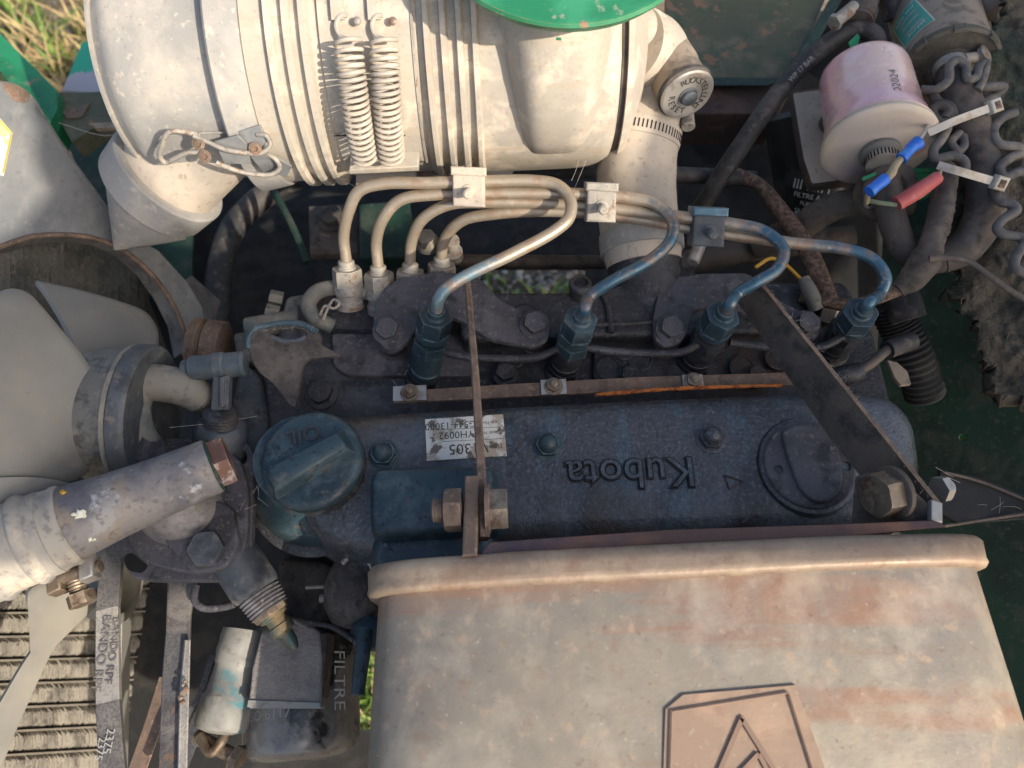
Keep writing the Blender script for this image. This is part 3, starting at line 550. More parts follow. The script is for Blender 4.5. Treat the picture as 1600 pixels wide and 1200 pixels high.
def line(idx, pts, blue_from, label, nutpx):
    t = thing('injection_line', label, 'fuel line', P(*pts[0][:2], pts[0][2]), 'four steel injection lines')
    w_ = [P(*p) for p in pts]
    q, a = INJ[idx]
    w_ = w_[:-1] + [q + a * 23, q + a * 15, q + a * 3]
    g = G().tube(w_, 3.65, 20, 10)
    m = mat('injection_line_paint_%d' % idx if False else 'injection_line_paint', (.33, .27, .20), [((.27, .16, .10), 70, .50, .66, .6), ((.5, .41, .31), 200, .62, .76, .4)], .36, .4, bump=((500, .3, .0002),), tcol=((.055, .115, .155) if idx else (.14, .21, .235), blue_from + .12, blue_from + .2))
    part('pipe', g, m, t)
    # union nut on the injector
    g = G().hexa(q - a * 3.5, a, 10.8, 14, rot=.3 + idx * .4, hint=(0, 1, 0)); g.lathe(q - a * 6, a, [(10.4, 0), (10.4, 4)], 28)
    part('union_nut', g, 'blue', t)
    part('ferrule', G().lathe(q + a * 10, a, [(6.6, 0), (6.4, 1.2), (5.4, 1.6), (5.4, 4.6), (5.0, 5.4), (4.4, 5.6)], 24), 'blue', t)
    # pump-end nut
    p0 = w_[0]; d = (w_[1] - w_[0]).normalized()
    part('pump_nut', G().hexa(p0 - d * 9, d, 9.8, 11, rot=.5 + .3 * idx), 'dust_steel', t)
    part('pump_ferrule', G().lathe(p0 + d * 1.5, d, [(6.2, 0), (6.0, 1.5), (5.4, 2), (5.4, 5), (4.6, 6)], 24), 'dust_steel', t)
    part('delivery_valve_holder', G().lathe(p0 - d * 25, d, [(9.4, 0), (9.4, 5), (8.4, 6), (8.4, 10), (9.6, 11), (9.6, 14), (8.5, 16.5)], 30), 'dust_steel', t)
    return t
line(0, [(542, 424, -8), (540, 400, 0), (537, 372, 10), (545, 330, 28), (562, 298, 40), (600, 287, 44), (660, 286, 45), (735, 284, 45), (840, 283, 45), (872, 290, 45), (891, 312, 45), (889, 340, 45), (868, 360, 44), (800, 397, 42), (725, 433, 38), (694, 455, 34), (681, 480, 27)], .80, 'frontmost injection line, a wide loop ending silvery above the leftmost injector', 0)
line(1, [(592, 432, -12), (590, 408, -4), (588, 380, 6), (597, 345, 22), (625, 313, 34), (680, 304, 37), (760, 302, 37), (900, 303, 37), (975, 308, 37), (1022, 318, 38), (1050, 345, 38), (1048, 375, 38), (1015, 407, 36), (955, 440, 32), (920, 465, 26), (908, 488, 20)], .66, 'second injection line with blue painted loop above the second injector', 0)
line(2, [(641, 428, -16), (641, 404, -8), (643, 378, 2), (660, 343, 18), (700, 320, 28), (760, 316, 30), (900, 320, 30), (1040, 336, 31), (1140, 349, 33), (1195, 362, 34), (1224, 390, 34), (1215, 420, 33), (1180, 442, 30), (1150, 460, 25), (1136, 484, 18)], .70, 'third injection line curling down blue to the third injector', 0)
line(3, [(690, 418, -18), (690, 396, -10), (696, 372, 0), (722, 345, 14), (775, 334, 22), (870, 330, 24), (980, 340, 24), (1110, 362, 24), (1240, 380, 26), (1320, 389, 28), (1364, 405, 28), (1384, 435, 26), (1376, 458, 22), (1356, 478, 18)], .70, 'rearmost injection line reaching right to the last injector beside the loom', 0)
def clamp(x, y, z, wpx, hpx, label, m):
    c = P(x, y, z); s_ = mm(1, c); t = thing('line_clamp', label, 'pipe clamp', c, 'clamps holding the injection lines')
    e = V((1, -.05, 0)).normalized(); u = V((0, .72, .7)).normalized(); n = e.cross(u) * -1
    n = V((0, -.6, .8)); u = (u - n * u.dot(n)).normalized(); n.normalize()
    part('clamp_block', G().box(c, e * wpx * s_ / 2, u * hpx * s_ / 2, n * 7, 1.6), m, t)
    part('clamp_cap', G().box(c + u * (hpx * s_ / 2 - 1) + n * 1.5, e * (wpx * s_ / 2 + .8), u * 2.6, n * 7.6, 1.2), 'line_blue' if m == 'bluecast' else m, t)
    b0 = c - u * hpx * s_ * .08 + n * 6
    g = G(); d = (n - u * .15).normalized()
    g.lathe(b0, d, [(4.4, 0), (4.2, 1.2)] + [(2.5 + .4 * (i % 2), 1.6 + i * .8) for i in range(12)] + [(1.8, 11.4)], 16); part('clamp_screw', g, m, t)
clamp(733, 294, 44, 50, 56, 'pipe clamp nearest the springs, dusty cream, on the front injection line', 'cream2')
clamp(938, 318, 36, 46, 56, 'middle pipe clamp, dusty brown, in front of the big intake hose', 'dust_steel')
clamp(1104, 356, 28, 50, 56, 'rightmost pipe clamp with blue painted top edge', 'bluecast')
# leak-off pipes
t = thing('leak_off_pipe', 'thin dark return pipe linking the four injectors', 'fuel pipe', P(780, 560, -10))
for pts in ([(690, 548, -6), (720, 556, -8), (780, 560, -10), (840, 558, -10), (872, 545, -7)], [(915, 543, -6), (950, 548, -8), (1010, 552, -10), (1065, 550, -9), (1095, 536, -5)], [(1140, 535, -6), (1190, 541, -8), (1250, 545, -8), (1290, 540, -6), (1316, 526, -4)]):
    part('pipe_run', G().tube([P(*p) for p in pts], 2.6, 12), 'cast', t)
t = thing('leak_off_hose', 'short black hose stub leaving the rightmost injector toward the side panel', 'hose', P(1380, 545, -20))
part('hose_tube', G().tube([P(1320, 585, -20), P(1350, 575, -20), P(1385, 548, -18), P(1400, 538, -18)], 3.2, 12), 'rubberdust', t)
part('hose_sleeve', G().tube([P(1386, 547, -18), P(1425, 532, -22)], 6, 16), 'rubber', t)
part('elbow_fitting', G().tube([P(1290, 590, -22), P(1320, 586, -21), P(1345, 580, -20)], [4.5, 6.5, 6], 16), 'cast', t)
# ================================================================ muffler
def arc(c, x, y, rx, ry, n, e=2.0):
    out = []
    for i in range(n):
        a = 2 * math.pi * i / n; ca, sa = math.cos(a), math.sin(a)
        out.append(c + x * rx * math.copysign(abs(ca) ** (2 / e), ca) + y * ry * math.copysign(abs(sa) ** (2 / e), sa))
    return out
mz = 56
ml, mr = P(592, 912, mz), P(1552, 866, mz)
mx = (mr - ml).normalized(); my = Z.cross(mx).normalized(); mw = (mr - ml).length / 2; mc = (ml + mr) / 2
MU = thing('muffler', 'large rusty heat-stained muffler box with a rolled front seam in the foreground', 'muffler', mc)
g = G(); rings = []; Ln = 260
for k in range(14):
    f = k / 13; c = mc - my * (Ln * f) - Z * 58; rings.append(arc(c, mx, Z, mw + 5.5 + 12 * f, 58 + 4 * f, 120, 5.0))
g.ringed(rings); g.lumpy(.8, .012)
part('shell', g, 'muffler', MU, sharp=50)
# rolled seam: a lip standing proud all round the far end
g = G(); sec = []
for d, o in ((-.5, -3), (-1.5, 1.5), (-.5, 4.2), (1.5, 5.4), (4, 5.0), (8, 5.2), (12, 5.4), (14.2, 4.0), (15, 1), (15.2, -3)):
    sec.append(arc(mc + my * (d - 3) - Z * 58, mx, Z, mw + 5.5 + o, 58 + o, 120, 5.0))
g.ringed(sec); g.lumpy(.5, .03)
part('rolled_seam', g, 'mufrim', MU, sharp=60)
# end plate beyond the seam with the flat mounting strip
q0 = mc + my * 12.5
st = [P(748, 868, mz + 2), P(766, 846, mz + 1), P(1050, 828, mz - 2), P(1300, 820, mz - 1), P(1462, 812, mz), P(1480, 822, mz), P(1300, 842, mz), P(1050, 852, mz), P(760, 872, mz + 2)]
part('mounting_strip', G().slab(st, Z, 3, .6).lumpy(.4, .03), 'mufend', MU)
dd = [P(850, 838, mz - 1), P(1050, 826, mz - 3), P(1070, 838, mz - 3), P(1050, 848, mz - 1), P(860, 856, mz - 1)]
# badge panel with triangle
bz = mz + 3.0
bd = [P(1040, 1108, bz), P(1068, 1085, bz), P(1245, 1070, bz), P(1290, 1200, bz), P(1310, 1260, bz), P(1035, 1260, bz)]
BD = part('badge_panel', G().slab([p - Z * .9 for p in bd], Z, 1.6, .2), 'scorch', MU, 'scorched orange-brown badge with a tall dark triangle')
fr = [P(1050, 1112, bz + .2), P(1064, 1095, bz + .2), P(1232, 1082, bz + .2), P(1277, 1225, bz + .2)]
part('badge_outline', G().tube([P(1046, 1240, bz + .1)] + fr[:1], .5, 6, 1).tube([fr[0], fr[2]], .5, 6, 1).tube([fr[2], fr[3]], .5, 6, 1), 'printbrown', BD)
def stroke(a, b, w_, m, par, nm='stroke'):
    p, q = P(*a, bz + .35), P(*b, bz + .35); d = (q - p).normalized(); n_ = Z.cross(d) * w_ / 2
    part(nm, G().slab([p - n_, q - n_, q + n_, p + n_], Z, .5, .1), m, par)
stroke((1160, 1122), (1114, 1230), 2.2, 'printbrown', BD, 'triangle_side'); stroke((1158, 1120), (1226, 1228), 2.2, 'printbrown', BD, 'triangle_side')
stroke((1186, 1178), (1150, 1216), 2.0, 'printbrown', BD, 'triangle_mark'); stroke((1186, 1178), (1205, 1214), 2.0, 'printbrown', BD, 'triangle_mark')
# mounting lugs
lx = V((1, .04, 0)).normalized()
def lug_plate(pts, n, th, m, nm): return part(nm, G().slab(pts, n, th, .5), m, MU)
xl = P(742, 840, mz).x
def LX(px, py, x=xl): return PL(px, py, (x, 0, 0), (1, 0, 0))
ce = P(748, 800, mz - 4)
c = P(737, 815, mz - 8)
part('left_lug', G().box(c, lx * 3.6, V((0, .985, -.17)) * 21, V((0, .17, .985)) * 10, 1.2), 'strap', MU)
# right lug: triangular plate
rp = [P(1330, 742, mz - 4), P(1380, 738, mz - 4), P(1438, 770, mz - 2), P(1470, 812, mz - 2), P(1468, 828, mz - 2), P(1330, 822, mz - 6)]
nn = (rp[2] - rp[0]).cross(rp[4] - rp[0]).normalized(); nn = nn if nn.z > 0 else -nn
rp = [PL(1336, 745, rp[3], V((-.45, -.35, .82))), PL(1392, 735, rp[3], V((-.45, -.35, .82))), PL(1452, 790, rp[3], V((-.45, -.35, .82))), PL(1468, 822, rp[3], V((-.45, -.35, .82))), PL(1330, 826, rp[3], V((-.45, -.35, .82)))]
part('right_lug', G().slab(fillet(rp, 2), V((-.45, -.35, .82)), 4, .6), 'strapdark', MU)
# ================================================================ support bars
def bar3(a, b, th, h, lean=V((0, 0, -1)), bev=.4):
    d = (b - a).normalized(); s_ = d.cross(lean).normalized() * th / 2; lean = lean.normalized()
    return G().ringed([[a - s_, a + s_, a + s_ + lean * h, a - s_ + lean * h], [b - s_, b + s_, b + s_ + lean * h * .8, b - s_ + lean * h * .8]])
a, b = P(730, 432, 22), P(757, 838, mz - 2)
t = thing('support_bar', 'thin brown upright bar seen edge on, crossing the data label to the muffler', 'support bar', a)
lean = V((-.05, .10, -1)); n1 = 12
g = G(); rings = []
for k in range(n1 + 1):
    f = k / n1; c = a * (1 - f) + b * f + V((1.0 * math.sin(f * 3.1), 0, 0)); hh = 16 + 10 * f; th = (3.4 + 1.6 * f) / 2
    rings.append([c + V((-th, 0, 0)), c + V((-th + .6, 0, .7)), c + V((th - .6, 0, .7)), c + V((th, 0, 0)), c + V((th, 0, 0)) + lean * hh, c + V((-th, 0, 0)) + lean * hh])
g.ringed(rings).lumpy(.35, .06); part('flat_bar', g, 'strap', t, sharp=30)
# bolt through the left lug
bc0 = P(742, 796, mz - 6); bx = V((1, .03, .03)).normalized()
part('bolt_head', G().hexa(bc0 + bx * 7.5, bx, 11.2, 9, rot=.25), 'nutrust', t)
part('washer', G().lathe(bc0 + bx * 5.5, bx, [(12.5, 0), (12.5, 2.2), (11, 2.5)], 32), 'strap', t)
part('nut', G().hexa(bc0 - bx * 6.5, -bx, 11, 8.5, rot=.1), 'strap', t)
part('thread_end', G().lathe(bc0 - bx * 6, -bx, [(5.6 + .5 * (i % 2), i * .7) for i in range(22)] + [(4.5, 15.6)], 20), 'strap', t)
# right diagonal bar
a, b = P(1178, 434, 14), P(1462, 788, mz - 2)
t = thing('support_bar', 'broad dark diagonal flat bar running from the right mounting plate down to the muffler', 'support bar', a)
lean = V((-.55, -.12, -1)).normalized(); g = G(); rings = []
d = (b - a).normalized(); sd2 = d.cross(lean).normalized(); sd2 = sd2 if sd2.x > 0 else -sd2
for k in range(11):
    f = k / 10; c = a * (1 - f) + b * f; hh = 20 + 8 * math.sin(f * 3.1) * f + 2 * f; th = 4.2
    rings.append([c, c + V((.2, 0, .4)), c + sd2 * th + V((0, 0, .6)), c + sd2 * (th + .4), c + sd2 * th + lean * hh, c + lean * hh])
g.ringed(rings).lumpy(.4, .05); part('flat_bar', g, 'strapdark', t, sharp=30)
g = G(); rings = []
for k in range(11):
    f = k / 10; c = a * (1 - f) + b * f + V((0, 0, .7)); rings.append([c, c + V((0, 0, .5)), c + sd2 * 4.0 + V((0, 0, .5)), c + sd2 * 4.4 + V((0, 0, -.4))])
g.ringed(rings).lumpy(.3, .08); part('brown_top_edge', g, 'strap', t, sharp=30)  # lighter brown strip along the top edge of the bar
bc0 = P(1392, 770, mz - 6); bx = V((-.93, -.25, .28)).normalized()
part('washer', G().lathe(bc0 - bx * 2, bx, [(13.6, 0), (13.6, 2.4), (12.6, 3)], 32), 'strapdark', t)
part('bolt_head', G().hexa(bc0 + bx * 1, bx, 11.6, 9.5, rot=.2), 'nutrust', t)
nc = P(1466, 765, mz - 22); part('far_nut', G().hexa(nc, -bx, 7, 5, rot=.4).lathe(nc - bx * 5, -bx, [(4, 0), (4, 3), (3, 3.5)], 18), 'zinc', t, 'bright zinc nut catching the sun')
g = G().box(P(1461, 800, mz - 1), V((2.6, -1, 0)), V((1, 5, 0)), V((0, 0, 2)), .6); part('bright_tip', g, 'zinc', t, 'polished bright tip of the bar')
# dark bracket going to the right behind the muffler corner
t = thing('corner_bracket', 'dark cobwebbed bracket wedge right of the muffler corner', 'bracket', P(1530, 780, 0))
part('bracket_sheet', G().slab([P(1470, 735, 10), P(1530, 745, 4), P(1640, 790, 4), P(1640, 808, 4), P(1500, 820, 10), P(1465, 800, 10)], V((.1, -.2, 1)), 3, .6), 'dark', t)
g = G().tube([P(1475, 738, 11), P(1530, 752, 6), P(1600, 780, 6), P(1650, 800, 6)], .9, 8).tube([P(1475, 822, 11), P(1540, 812, 8), P(1600, 803, 8), P(1650, 797, 6)], .9, 8)
part('folded_edge', g, 'strapdark', t)
# ================================================================ air cleaner
A0, A1 = P(128, 96, 44), P(985, 60, 44); AR = 82.0; aax = (A1 - A0).normalized(); AL = (A1 - A0).length
def HS(px, py=80, r=AR): return (CYL(px, py, A0, A1, r) - A0).dot(aax)
AC = thing('air_cleaner', 'large dusty cream and grey cylindrical air cleaner canister across the top', 'air cleaner', (A0 + A1) / 2)
xh, yh, _ = basis(aax)
hA = HS(133); 
prof = [(0, hA - 3), (AR * .6, hA - 4), (AR - 16, hA - 3.6), (AR - 12, hA - 3), (AR - 11.6, hA - 1.6), (AR - 14.5, hA - 1), (AR - 9.5, hA + 4.5), (AR - 5.8, hA + 9), (AR - 5.2, hA + 12.5), (AR - 4.8, hA + 15), (AR - 4.8, HS(300)), (AR - 5, HS(321)), (AR + 3.6, HS(325)), (AR + 4.8, HS(329)), (AR + 3.4, HS(352)), (AR + 1.8, HS(375)), (AR + 1.2, HS(378))]
part('end_cover', G().lathe(A0, aax, prof + [(0, HS(378))], 128), 'grey_plastic', AC, 'grey dust cup end of the canister')
def R_(px, dr): return (AR + dr, HS(px))
body = [(0, HS(379)), R_(379, -.6), R_(414, -1)]
def rib(px, w=5, h=3.0): return [R_(px - w, -1), R_(px - w + 1.2, h - 1), R_(px - w + 2.2, h), R_(px + w - 3, h), R_(px + w - 1, h - 1), R_(px + w + 1, -1.4)]
for px in (424, 452, 478): body += rib(px, 7)
body += [R_(490, -3), R_(494, -3.4), R_(652, -3.4), R_(655, -2)]
for px in (668, 694, 719, 743): body += rib(px, 6)
body += [R_(756, -1.2), R_(800, -1), R_(900, -1), R_(952, -1.6), R_(968, -3), R_(978, -7), R_(984, -13), (0, HS(984))]
part('canister', G().lathe(A0, aax, body, 144), 'cream', AC)
# right end outlet: dark gap ring, shoulder and horn
part('end_gasket', G().lathe(A0, aax, [(0, HS(975)), (AR - 5, HS(975)), (AR - 5, HS(986)), (0, HS(996))], 96), 'rubberdust', AC)
part('outlet_shoulder', G().lathe(A0, aax, [(0, HS(982)), (AR - 2, HS(984)), (AR - 3, HS(994)), (AR - 18, HS(1012)), (AR - 34, HS(1030)), (AR - 50, HS(1040)), (0, HS(1042))], 96), 'cream', AC)
# inlet horn flaring up to the green cap
dz = P(885, -116, 150); hbase = A0 + aax * HS(868)
g = G(); rings = []
for k in range(14):
    f = k / 13; c = hbase.lerp(dz - Z * 8, f); rr = 50 - 22 * min(1, f * 1.9) ** .6 + (0 if f < .9 else 4 * (f - .9)); c = c + Z * 6
    rings.append([c + aax * math.cos(a * .13090) * rr + (aax.cross(Z).normalized()) * math.sin(a * .13090) * rr for a in range(48)])
g.ringed(rings); part('inlet_horn', g, 'cream', AC, sharp=60)
# moulded front of the horn: soft box flaring down the cylinder face
g = G(); rings = []
for k in range(12):
    f = k / 11; ang = R(95 - 112 * f); hw = 38 - 22 * f; nrm2 = (-(aax.cross(Z)).normalized() * -1)
    out = V((0, -1, 0)) * math.cos(ang) + Z * math.sin(ang); out = (out - aax * out.dot(aax)).normalized()
    rr = AR + 2.5 + 38 * (1 - f) ** .9 - 8 * f ** 3; c = A0 + aax * HS(872)
    row = []
    for j in range(17):
        u = j / 16 * 2 - 1; e = (1 - abs(u) ** 4); row.append(c + aax * hw * u * 1.15 + out * ((AR - 6) * (1 - e) + rr * e))
    rings.append(row)
g.ringed(rings, closed=False, cap0=False, cap1=False); part('horn_fairing', g, 'cream', AC, sharp=70)
part('raised_lip', G().tube([CYL(800, 44, A0, A1, AR + 9), CYL(830, 52, A0, A1, AR + 17), CYL(870, 60, A0, A1, AR + 22), CYL(915, 60, A0, A1, AR + 18)], 2.2, 10), 'green', AC)
# green weather cap
GC = thing('weather_cap', 'round green paint-chipped cap over the air inlet at the top edge', 'intake cap', dz)
dr = mm(206, dz)
part('cap_shell', G().lathe(dz, Z, [(dr - 12, -9), (dr - 3, -7), (dr, -3), (dr + 1.2, -.5), (dr + .4, 1.2), (dr - 2, 1.6), (dr - 5, .8), (dr * .7, 4), (dr * .3, 6), (0, 6.5)], 120), 'greencap', GC)
part('cap_underside_ring', G().lathe(dz - Z * 14, Z, [(34, 0), (36, 1), (36, 7), (30, 8)], 64), 'green', GC)
# strap with the two springs
ST = thing('mounting_strap', 'cream steel strap round the canister with its tongues and foot', 'strap', CYL(575, 150, A0, A1, AR))
def cylpatch(x0, x1, y0, y1, r, th=1.6, n=22):
    g = G(); rings = []
    for k in range(n + 1):
        y = y0 + (y1 - y0) * k / n; q = CYL((x0 + x1) / 2, y, A0, A1, r); out = (q - A0); out = (out - aax * out.dot(aax)).normalized()
        h0, h1 = HS(x0, 120, r), HS(x1, 120, r); c = q - aax * (q - A0).dot(aax)
        rings.append([c + aax * h0, c + aax * h1, c + aax * h1 - out * th, c + aax * h0 - out * th])
    return g.ringed(rings)
part('strap_band', cylpatch(507, 650, -60, 255, AR - 1.2), 'cream', ST)
part('strap_edge', cylpatch(648, 652, -60, 255, AR - .4), 'dust_steel', ST)
# foot / bracket below the springs
f0, f1 = CYL(548, 252, A0, A1, AR + 2), CYL(655, 247, A0, A1, AR + 2)
part('strap_foot', G().box((f0 + f1) / 2 + V((0, -2, 0)), (f1 - f0) / 2, V((0, 6, 0)), V((0, 0, 2)), .8), 'cream', ST)
part('saddle_plate', G().slab([P(556, 262, -6), P(650, 258, -6), P(650, 290, -14), P(556, 294, -14)], (P(650, 258, -6) - P(556, 262, -6)).cross(P(556, 294, -14) - P(556, 262, -6)) * -1, 4, .5), 'cream2', ST)
part('saddle_cheek', G().slab([P(652, 258, -10), P(672, 258, -10), P(680, 290, -20), P(652, 290, -20)], V((.2, -.8, .6)), 3, .4), 'strap', ST)
SPR = []
for k, (x0, x1) in enumerate(((544, 571), (600, 612))):
    lab_ = ('left one of the two dusty tension springs on the canister strap', 'right one of the two dusty tension springs on the canister strap')[k]
    t = thing('tension_spring', lab_, 'spring', CYL(x0, 62, A0, A1, AR + 9), 'tension springs on the air cleaner strap')
    g = G(); pts = []; NC = 20; n = NC * 16
    path = [CYL(x0 + (x1 - x0) * f ** 1.4, 62 + 186 * f, A0, A1, AR + 10 + 4 * math.sin(f * 3)) for f in [i / 12 for i in range(13)]]
    path = spline(path, 6); LL = len(path) - 1
    for i in range(n + 1):
        f = (i / n); f2 = f ** .82; u = f2 * LL; j = min(int(u), LL - 1); c = path[j].lerp(path[j + 1], u - j); d = (path[j + 1] - path[j]).normalized(); x = (aax - d * aax.dot(d)).normalized(); y = d.cross(x)
        an = 2 * math.pi * NC * f; pts.append(c + (x * math.cos(an) + y * math.sin(an)) * 7.2)
    g.tube(pts, 1.22, 8, 1); part('coil', g, 'cream', t)
    # hook loop at the top
    q = [CYL(x0 + dx, y, A0, A1, AR + e) for dx, y, e in ((2, 62, 9), (-10, 58, 5), (-18, 46, 3), (-18, 34, 2), (-12, 25, 2), (-2, 24, 2))]
    part('end_hook', G().tube(q, 1.35, 8), 'cream', t)
    tg = cylpatch(x0 - 16, x0 + 4, -40, 30, AR + 2.2, 1.6, 8); part('strap_tongue', tg, 'cream', ST)
    bp = CYL(x0 + 14, 33, A0, A1, AR + 3); part('slotted_rivet', G().dome(bp, (bp - A0 - aax * (bp - A0).dot(aax)), 2.4, 1.4, 14, 4), 'dust_steel', ST)
for x in (533, 622):
    q = CYL(x, 212, A0, A1, AR + .3); part('strap_slot', G().box(q, aax * 4.5, V((0, .9, -.9)), V((0, -.7, .7)) * .4, .1), 'black', ST)
# rubber dust valve
dax = (P(228, 312, -18) - P(318, 215, 20)).normalized(); d0 = P(318, 215, 20)
DV = thing('dust_valve', 'grey rubber dust ejector valve drooping below the left end of the air cleaner', 'dust valve', d0)
Lz = (P(256, 290, -10) - d0).length
part('neck', G().lathe(d0, dax, [(35, -26), (34.5, 0), (34, Lz * .9), (34, Lz + 2)], 64), 'cream2', DV)
part('collar', G().lathe(d0 + dax * Lz * .72, dax, [(34, 0), (39, .5), (40.2, 2), (40, 5), (38.5, 22), (36.5, 24), (30, 24.5)], 72), 'grey_plastic', DV)
e0 = d0 + dax * (Lz * .72 + 22); tipA, tipB = P(182, 390, -30), P(300, 372, -30)
tm = (tipA + tipB) / 2; tx_ = (tipB - tipA) / 2; x_, y_, _ = basis(dax, tx_); rings = []; sgx = 1 if x_.dot(tx_) > 0 else -1; tu = tx_.normalized() * sgx; x0_ = V(x_)
for k in range(9):
    f = k / 8; x_ = x0_.lerp(tu, f); c = e0.lerp(tm + (tipA - tm) * .12, f); ring = []
    for j in range(48):
        a = 2 * math.pi * j / 48; ring.append(c + x_ * math.cos(a) * (35 * (1 - f) + tx_.length * .95 * f) + y_ * math.sin(a) * (35 * (1 - f) ** .8 + 1.6 * f))
    rings.append(ring)
part('duckbill_lip', G().ringed(rings), 'grey_plastic', DV, sharp=60)
# wire bail clip
WC = thing('wire_clip', 'rusty wire bail clip with bent sheet tabs at the canister lower left', 'clip', CYL(350, 240, A0, A1, AR))
def cw(l, e): return [CYL(x, y, A0, A1, AR + ei) for (x, y), ei in zip(l, e)]
part('wire_loop', G().tube(cw([(312, 212), (290, 206), (264, 207), (254, 226), (250, 245), (258, 254), (272, 248), (292, 239), (320, 238)], [6, 7, 8, 8, 8, 8, 8, 7, 6]), 1.6, 10), 'dust_steel', WC)
part('wire_loop', G().tube(cw([(302, 212), (325, 222), (350, 233), (385, 239), (410, 238), (422, 226), (416, 212), (402, 210)], [8, 9, 11, 11, 10, 8, 6, 5]), 1.5, 10), 'dust_steel', WC)
part('wire_loop', G().tube(cw([(338, 254), (362, 264), (395, 272), (425, 272), (437, 262), (430, 248), (414, 240)], [14, 15, 15, 14, 12, 10, 7]), 1.5, 10), 'dust_steel', WC)
for l, e in (([(335, 222), (372, 212), (384, 230), (392, 258), (350, 256)], 8), ([(372, 205), (406, 196), (418, 222), (400, 236), (380, 226)], 4), ([(392, 246), (418, 240), (440, 252), (456, 262), (448, 276), (410, 268)], 9)):
    q = cw(l, [e, e, e + 3, e + 3, e + 2]if len(l) == 5 else [e] * 6); n_ = (q[1] - q[0]).cross(q[-1] - q[0]); n_ = n_ if n_.y < 0 else -n_; n_.normalize(); q = [p - n_ * (p - q[0]).dot(n_) for p in q]
    part('bent_tab', G().slab(q, n_, 1.4, .3), 'galv', WC)
for x, y in ((312, 224), (322, 244), (400, 232)): q = CYL(x, y, A0, A1, AR + 9); part('pivot_eye', G().lathe(q, (0, -.7, .7), [(3.6, 0), (3.8, 2), (1.8, 2.4), (1.5, 1)], 14), 'strap', WC)
part('dust_seam', G().tube([CYL(244, 229, A0, A1, AR - 3)] + cw([(262, 214), (300, 209), (360, 207)], [-2.9, -2.9, -2.9]), .7, 6), 'grey_plastic', AC)
# ================================================================ intake hose, clamps, restriction indicator
IH = thing('intake_hose', 'dusty beige intake hose dropping from the air cleaner outlet to the black manifold', 'hose', P(1000, 250, 20))
hp = [P(985, 70, 62), P(1018, 92, 44), P(1012, 150, 24), P(998, 220, 12), P(994, 300, -2), P(1002, 380, -10), P(1006, 412, -14)]
part('hose_tube', G().tube(hp, [24, 25, 25.5, 26.5, 26.5, 26, 25], 48, 10, wob=.02), 'cream2', IH)
def ringat(p, d, r, w_, m, par, nm, lip=.8): return part(nm, G().lathe(p - d * w_ / 2, d, [(r - 1, 0), (r + lip, .2), (r + lip + .3, w_ * .5), (r + lip, w_ - .2), (r - 1, w_)], 56), m, par)
dc = (hp[5] - hp[4]).normalized()
HC = thing('hose_clamp', 'worm drive clamp band with slots round the upper intake hose', 'hose clamp', hp[3], 'clamps on the intake hose')
du = (hp[3] - hp[2]).normalized(); cu = hp[3].lerp(hp[2], .12); ringat(cu, du, 26.6, 11, 'cream2', HC, 'band')
xx, yy, _ = basis(du); g = G()
for i in range(64):
    a = 2 * math.pi * i / 64; o = xx * math.cos(a) + yy * math.sin(a); g.box(cu + o * 27.7, du * 2.6, du.cross(o) * .4, o * .25, .05)
part('worm_slots', g, 'black', HC, kind='stuff')
sc_ = P(1074, 188, 26); part('worm_housing', G().cyl(sc_ - V((0, 6, 0)), sc_ + V((0, 6, 0)), 4.6, 16), 'dust_steel', HC)
HC2 = thing('hose_clamp', 'broad lower clamp band where the intake hose meets the black manifold', 'hose clamp', hp[5], 'clamps on the intake hose')
ringat(hp[5], dc, 26.8, 13, 'grey_plastic', HC2, 'band'); s2 = P(1088, 396, -6); part('worm_housing', G().cyl(s2 - V((3, 7, 0)), s2 + V((3, 7, 0)), 4.2, 16), 'zinc', HC2)
part('worm_screw', G().hexa(s2 + V((3, 7, 0)), (3, 7, 0), 4.4, 4), 'zinc', HC2)
IM = thing('intake_manifold', 'dark oily intake manifold neck under the beige hose', 'manifold', P(1010, 440, -25))
part('manifold_neck', G().tube([P(1004, 392, -12), P(1008, 425, -20), P(1012, 460, -30), P(1020, 520, -44)], [24.5, 24.5, 25, 30], 48), 'cast', IM)
part('manifold_shoulder', G().tube([P(1020, 470, -26), P(1050, 452, -24), P(1085, 440, -22)], [18, 15, 10], 24), 'cast', IM)
RI = thing('restriction_indicator', 'brown air filter restriction indicator with a round reset cap lettered in German', 'gauge', P(1040, 90, 60))
i0, i1 = P(1020, 62, 66), P(1074, 148, 52); ia = (i1 - i0).normalized(); ia = (V(ia) + (CAM - i1).normalized() * .75).normalized(); i0 = i1 - ia * 44
ir = mm(42, i1)
part('indicator_body', G().lathe(i0, ia, [(ir * .82, -14), (ir * .85, -2), (ir * .86, 0), (ir * 1.0, 3), (ir * 1.06, 8), (ir * 1.06, 20), (ir * 1.0, 26), (ir, 37), (ir * 1.02, 38), (ir * 1.02, 41)], 56), 'pumptan', RI)
part('elbow_stub', G().tube([P(985, 45, 60), P(1010, 52, 64), i0 - ia * 6], [16, 15, 13], 28), 'cream', RI)
cp = part('reset_cap', G().lathe(i1 - ia * 4, ia, [(ir * .98, 0), (ir * 1.04, 1), (ir * 1.04, 4), (ir * .99, 5), (ir * .86, 5.2), (ir * .8, 4.8), (0, 4.8)], 56), 'zinc', RI)
part('cap_rim', G().lathe(i1 - ia * 5, ia, [(ir * 1.02, 0), (ir * 1.1, .6), (ir * 1.1, 3), (ir * 1.02, 3.6)], 56), 'rubber', RI)
part('reset_button', G().lathe(i1, ia, [(ir * .36, 0), (ir * .36, 1.6), (ir * .3, 1.8), (ir * .3, 4.5), (ir * .22, 5.4), (0, 5.6)], 28), 'bluecast', cp)
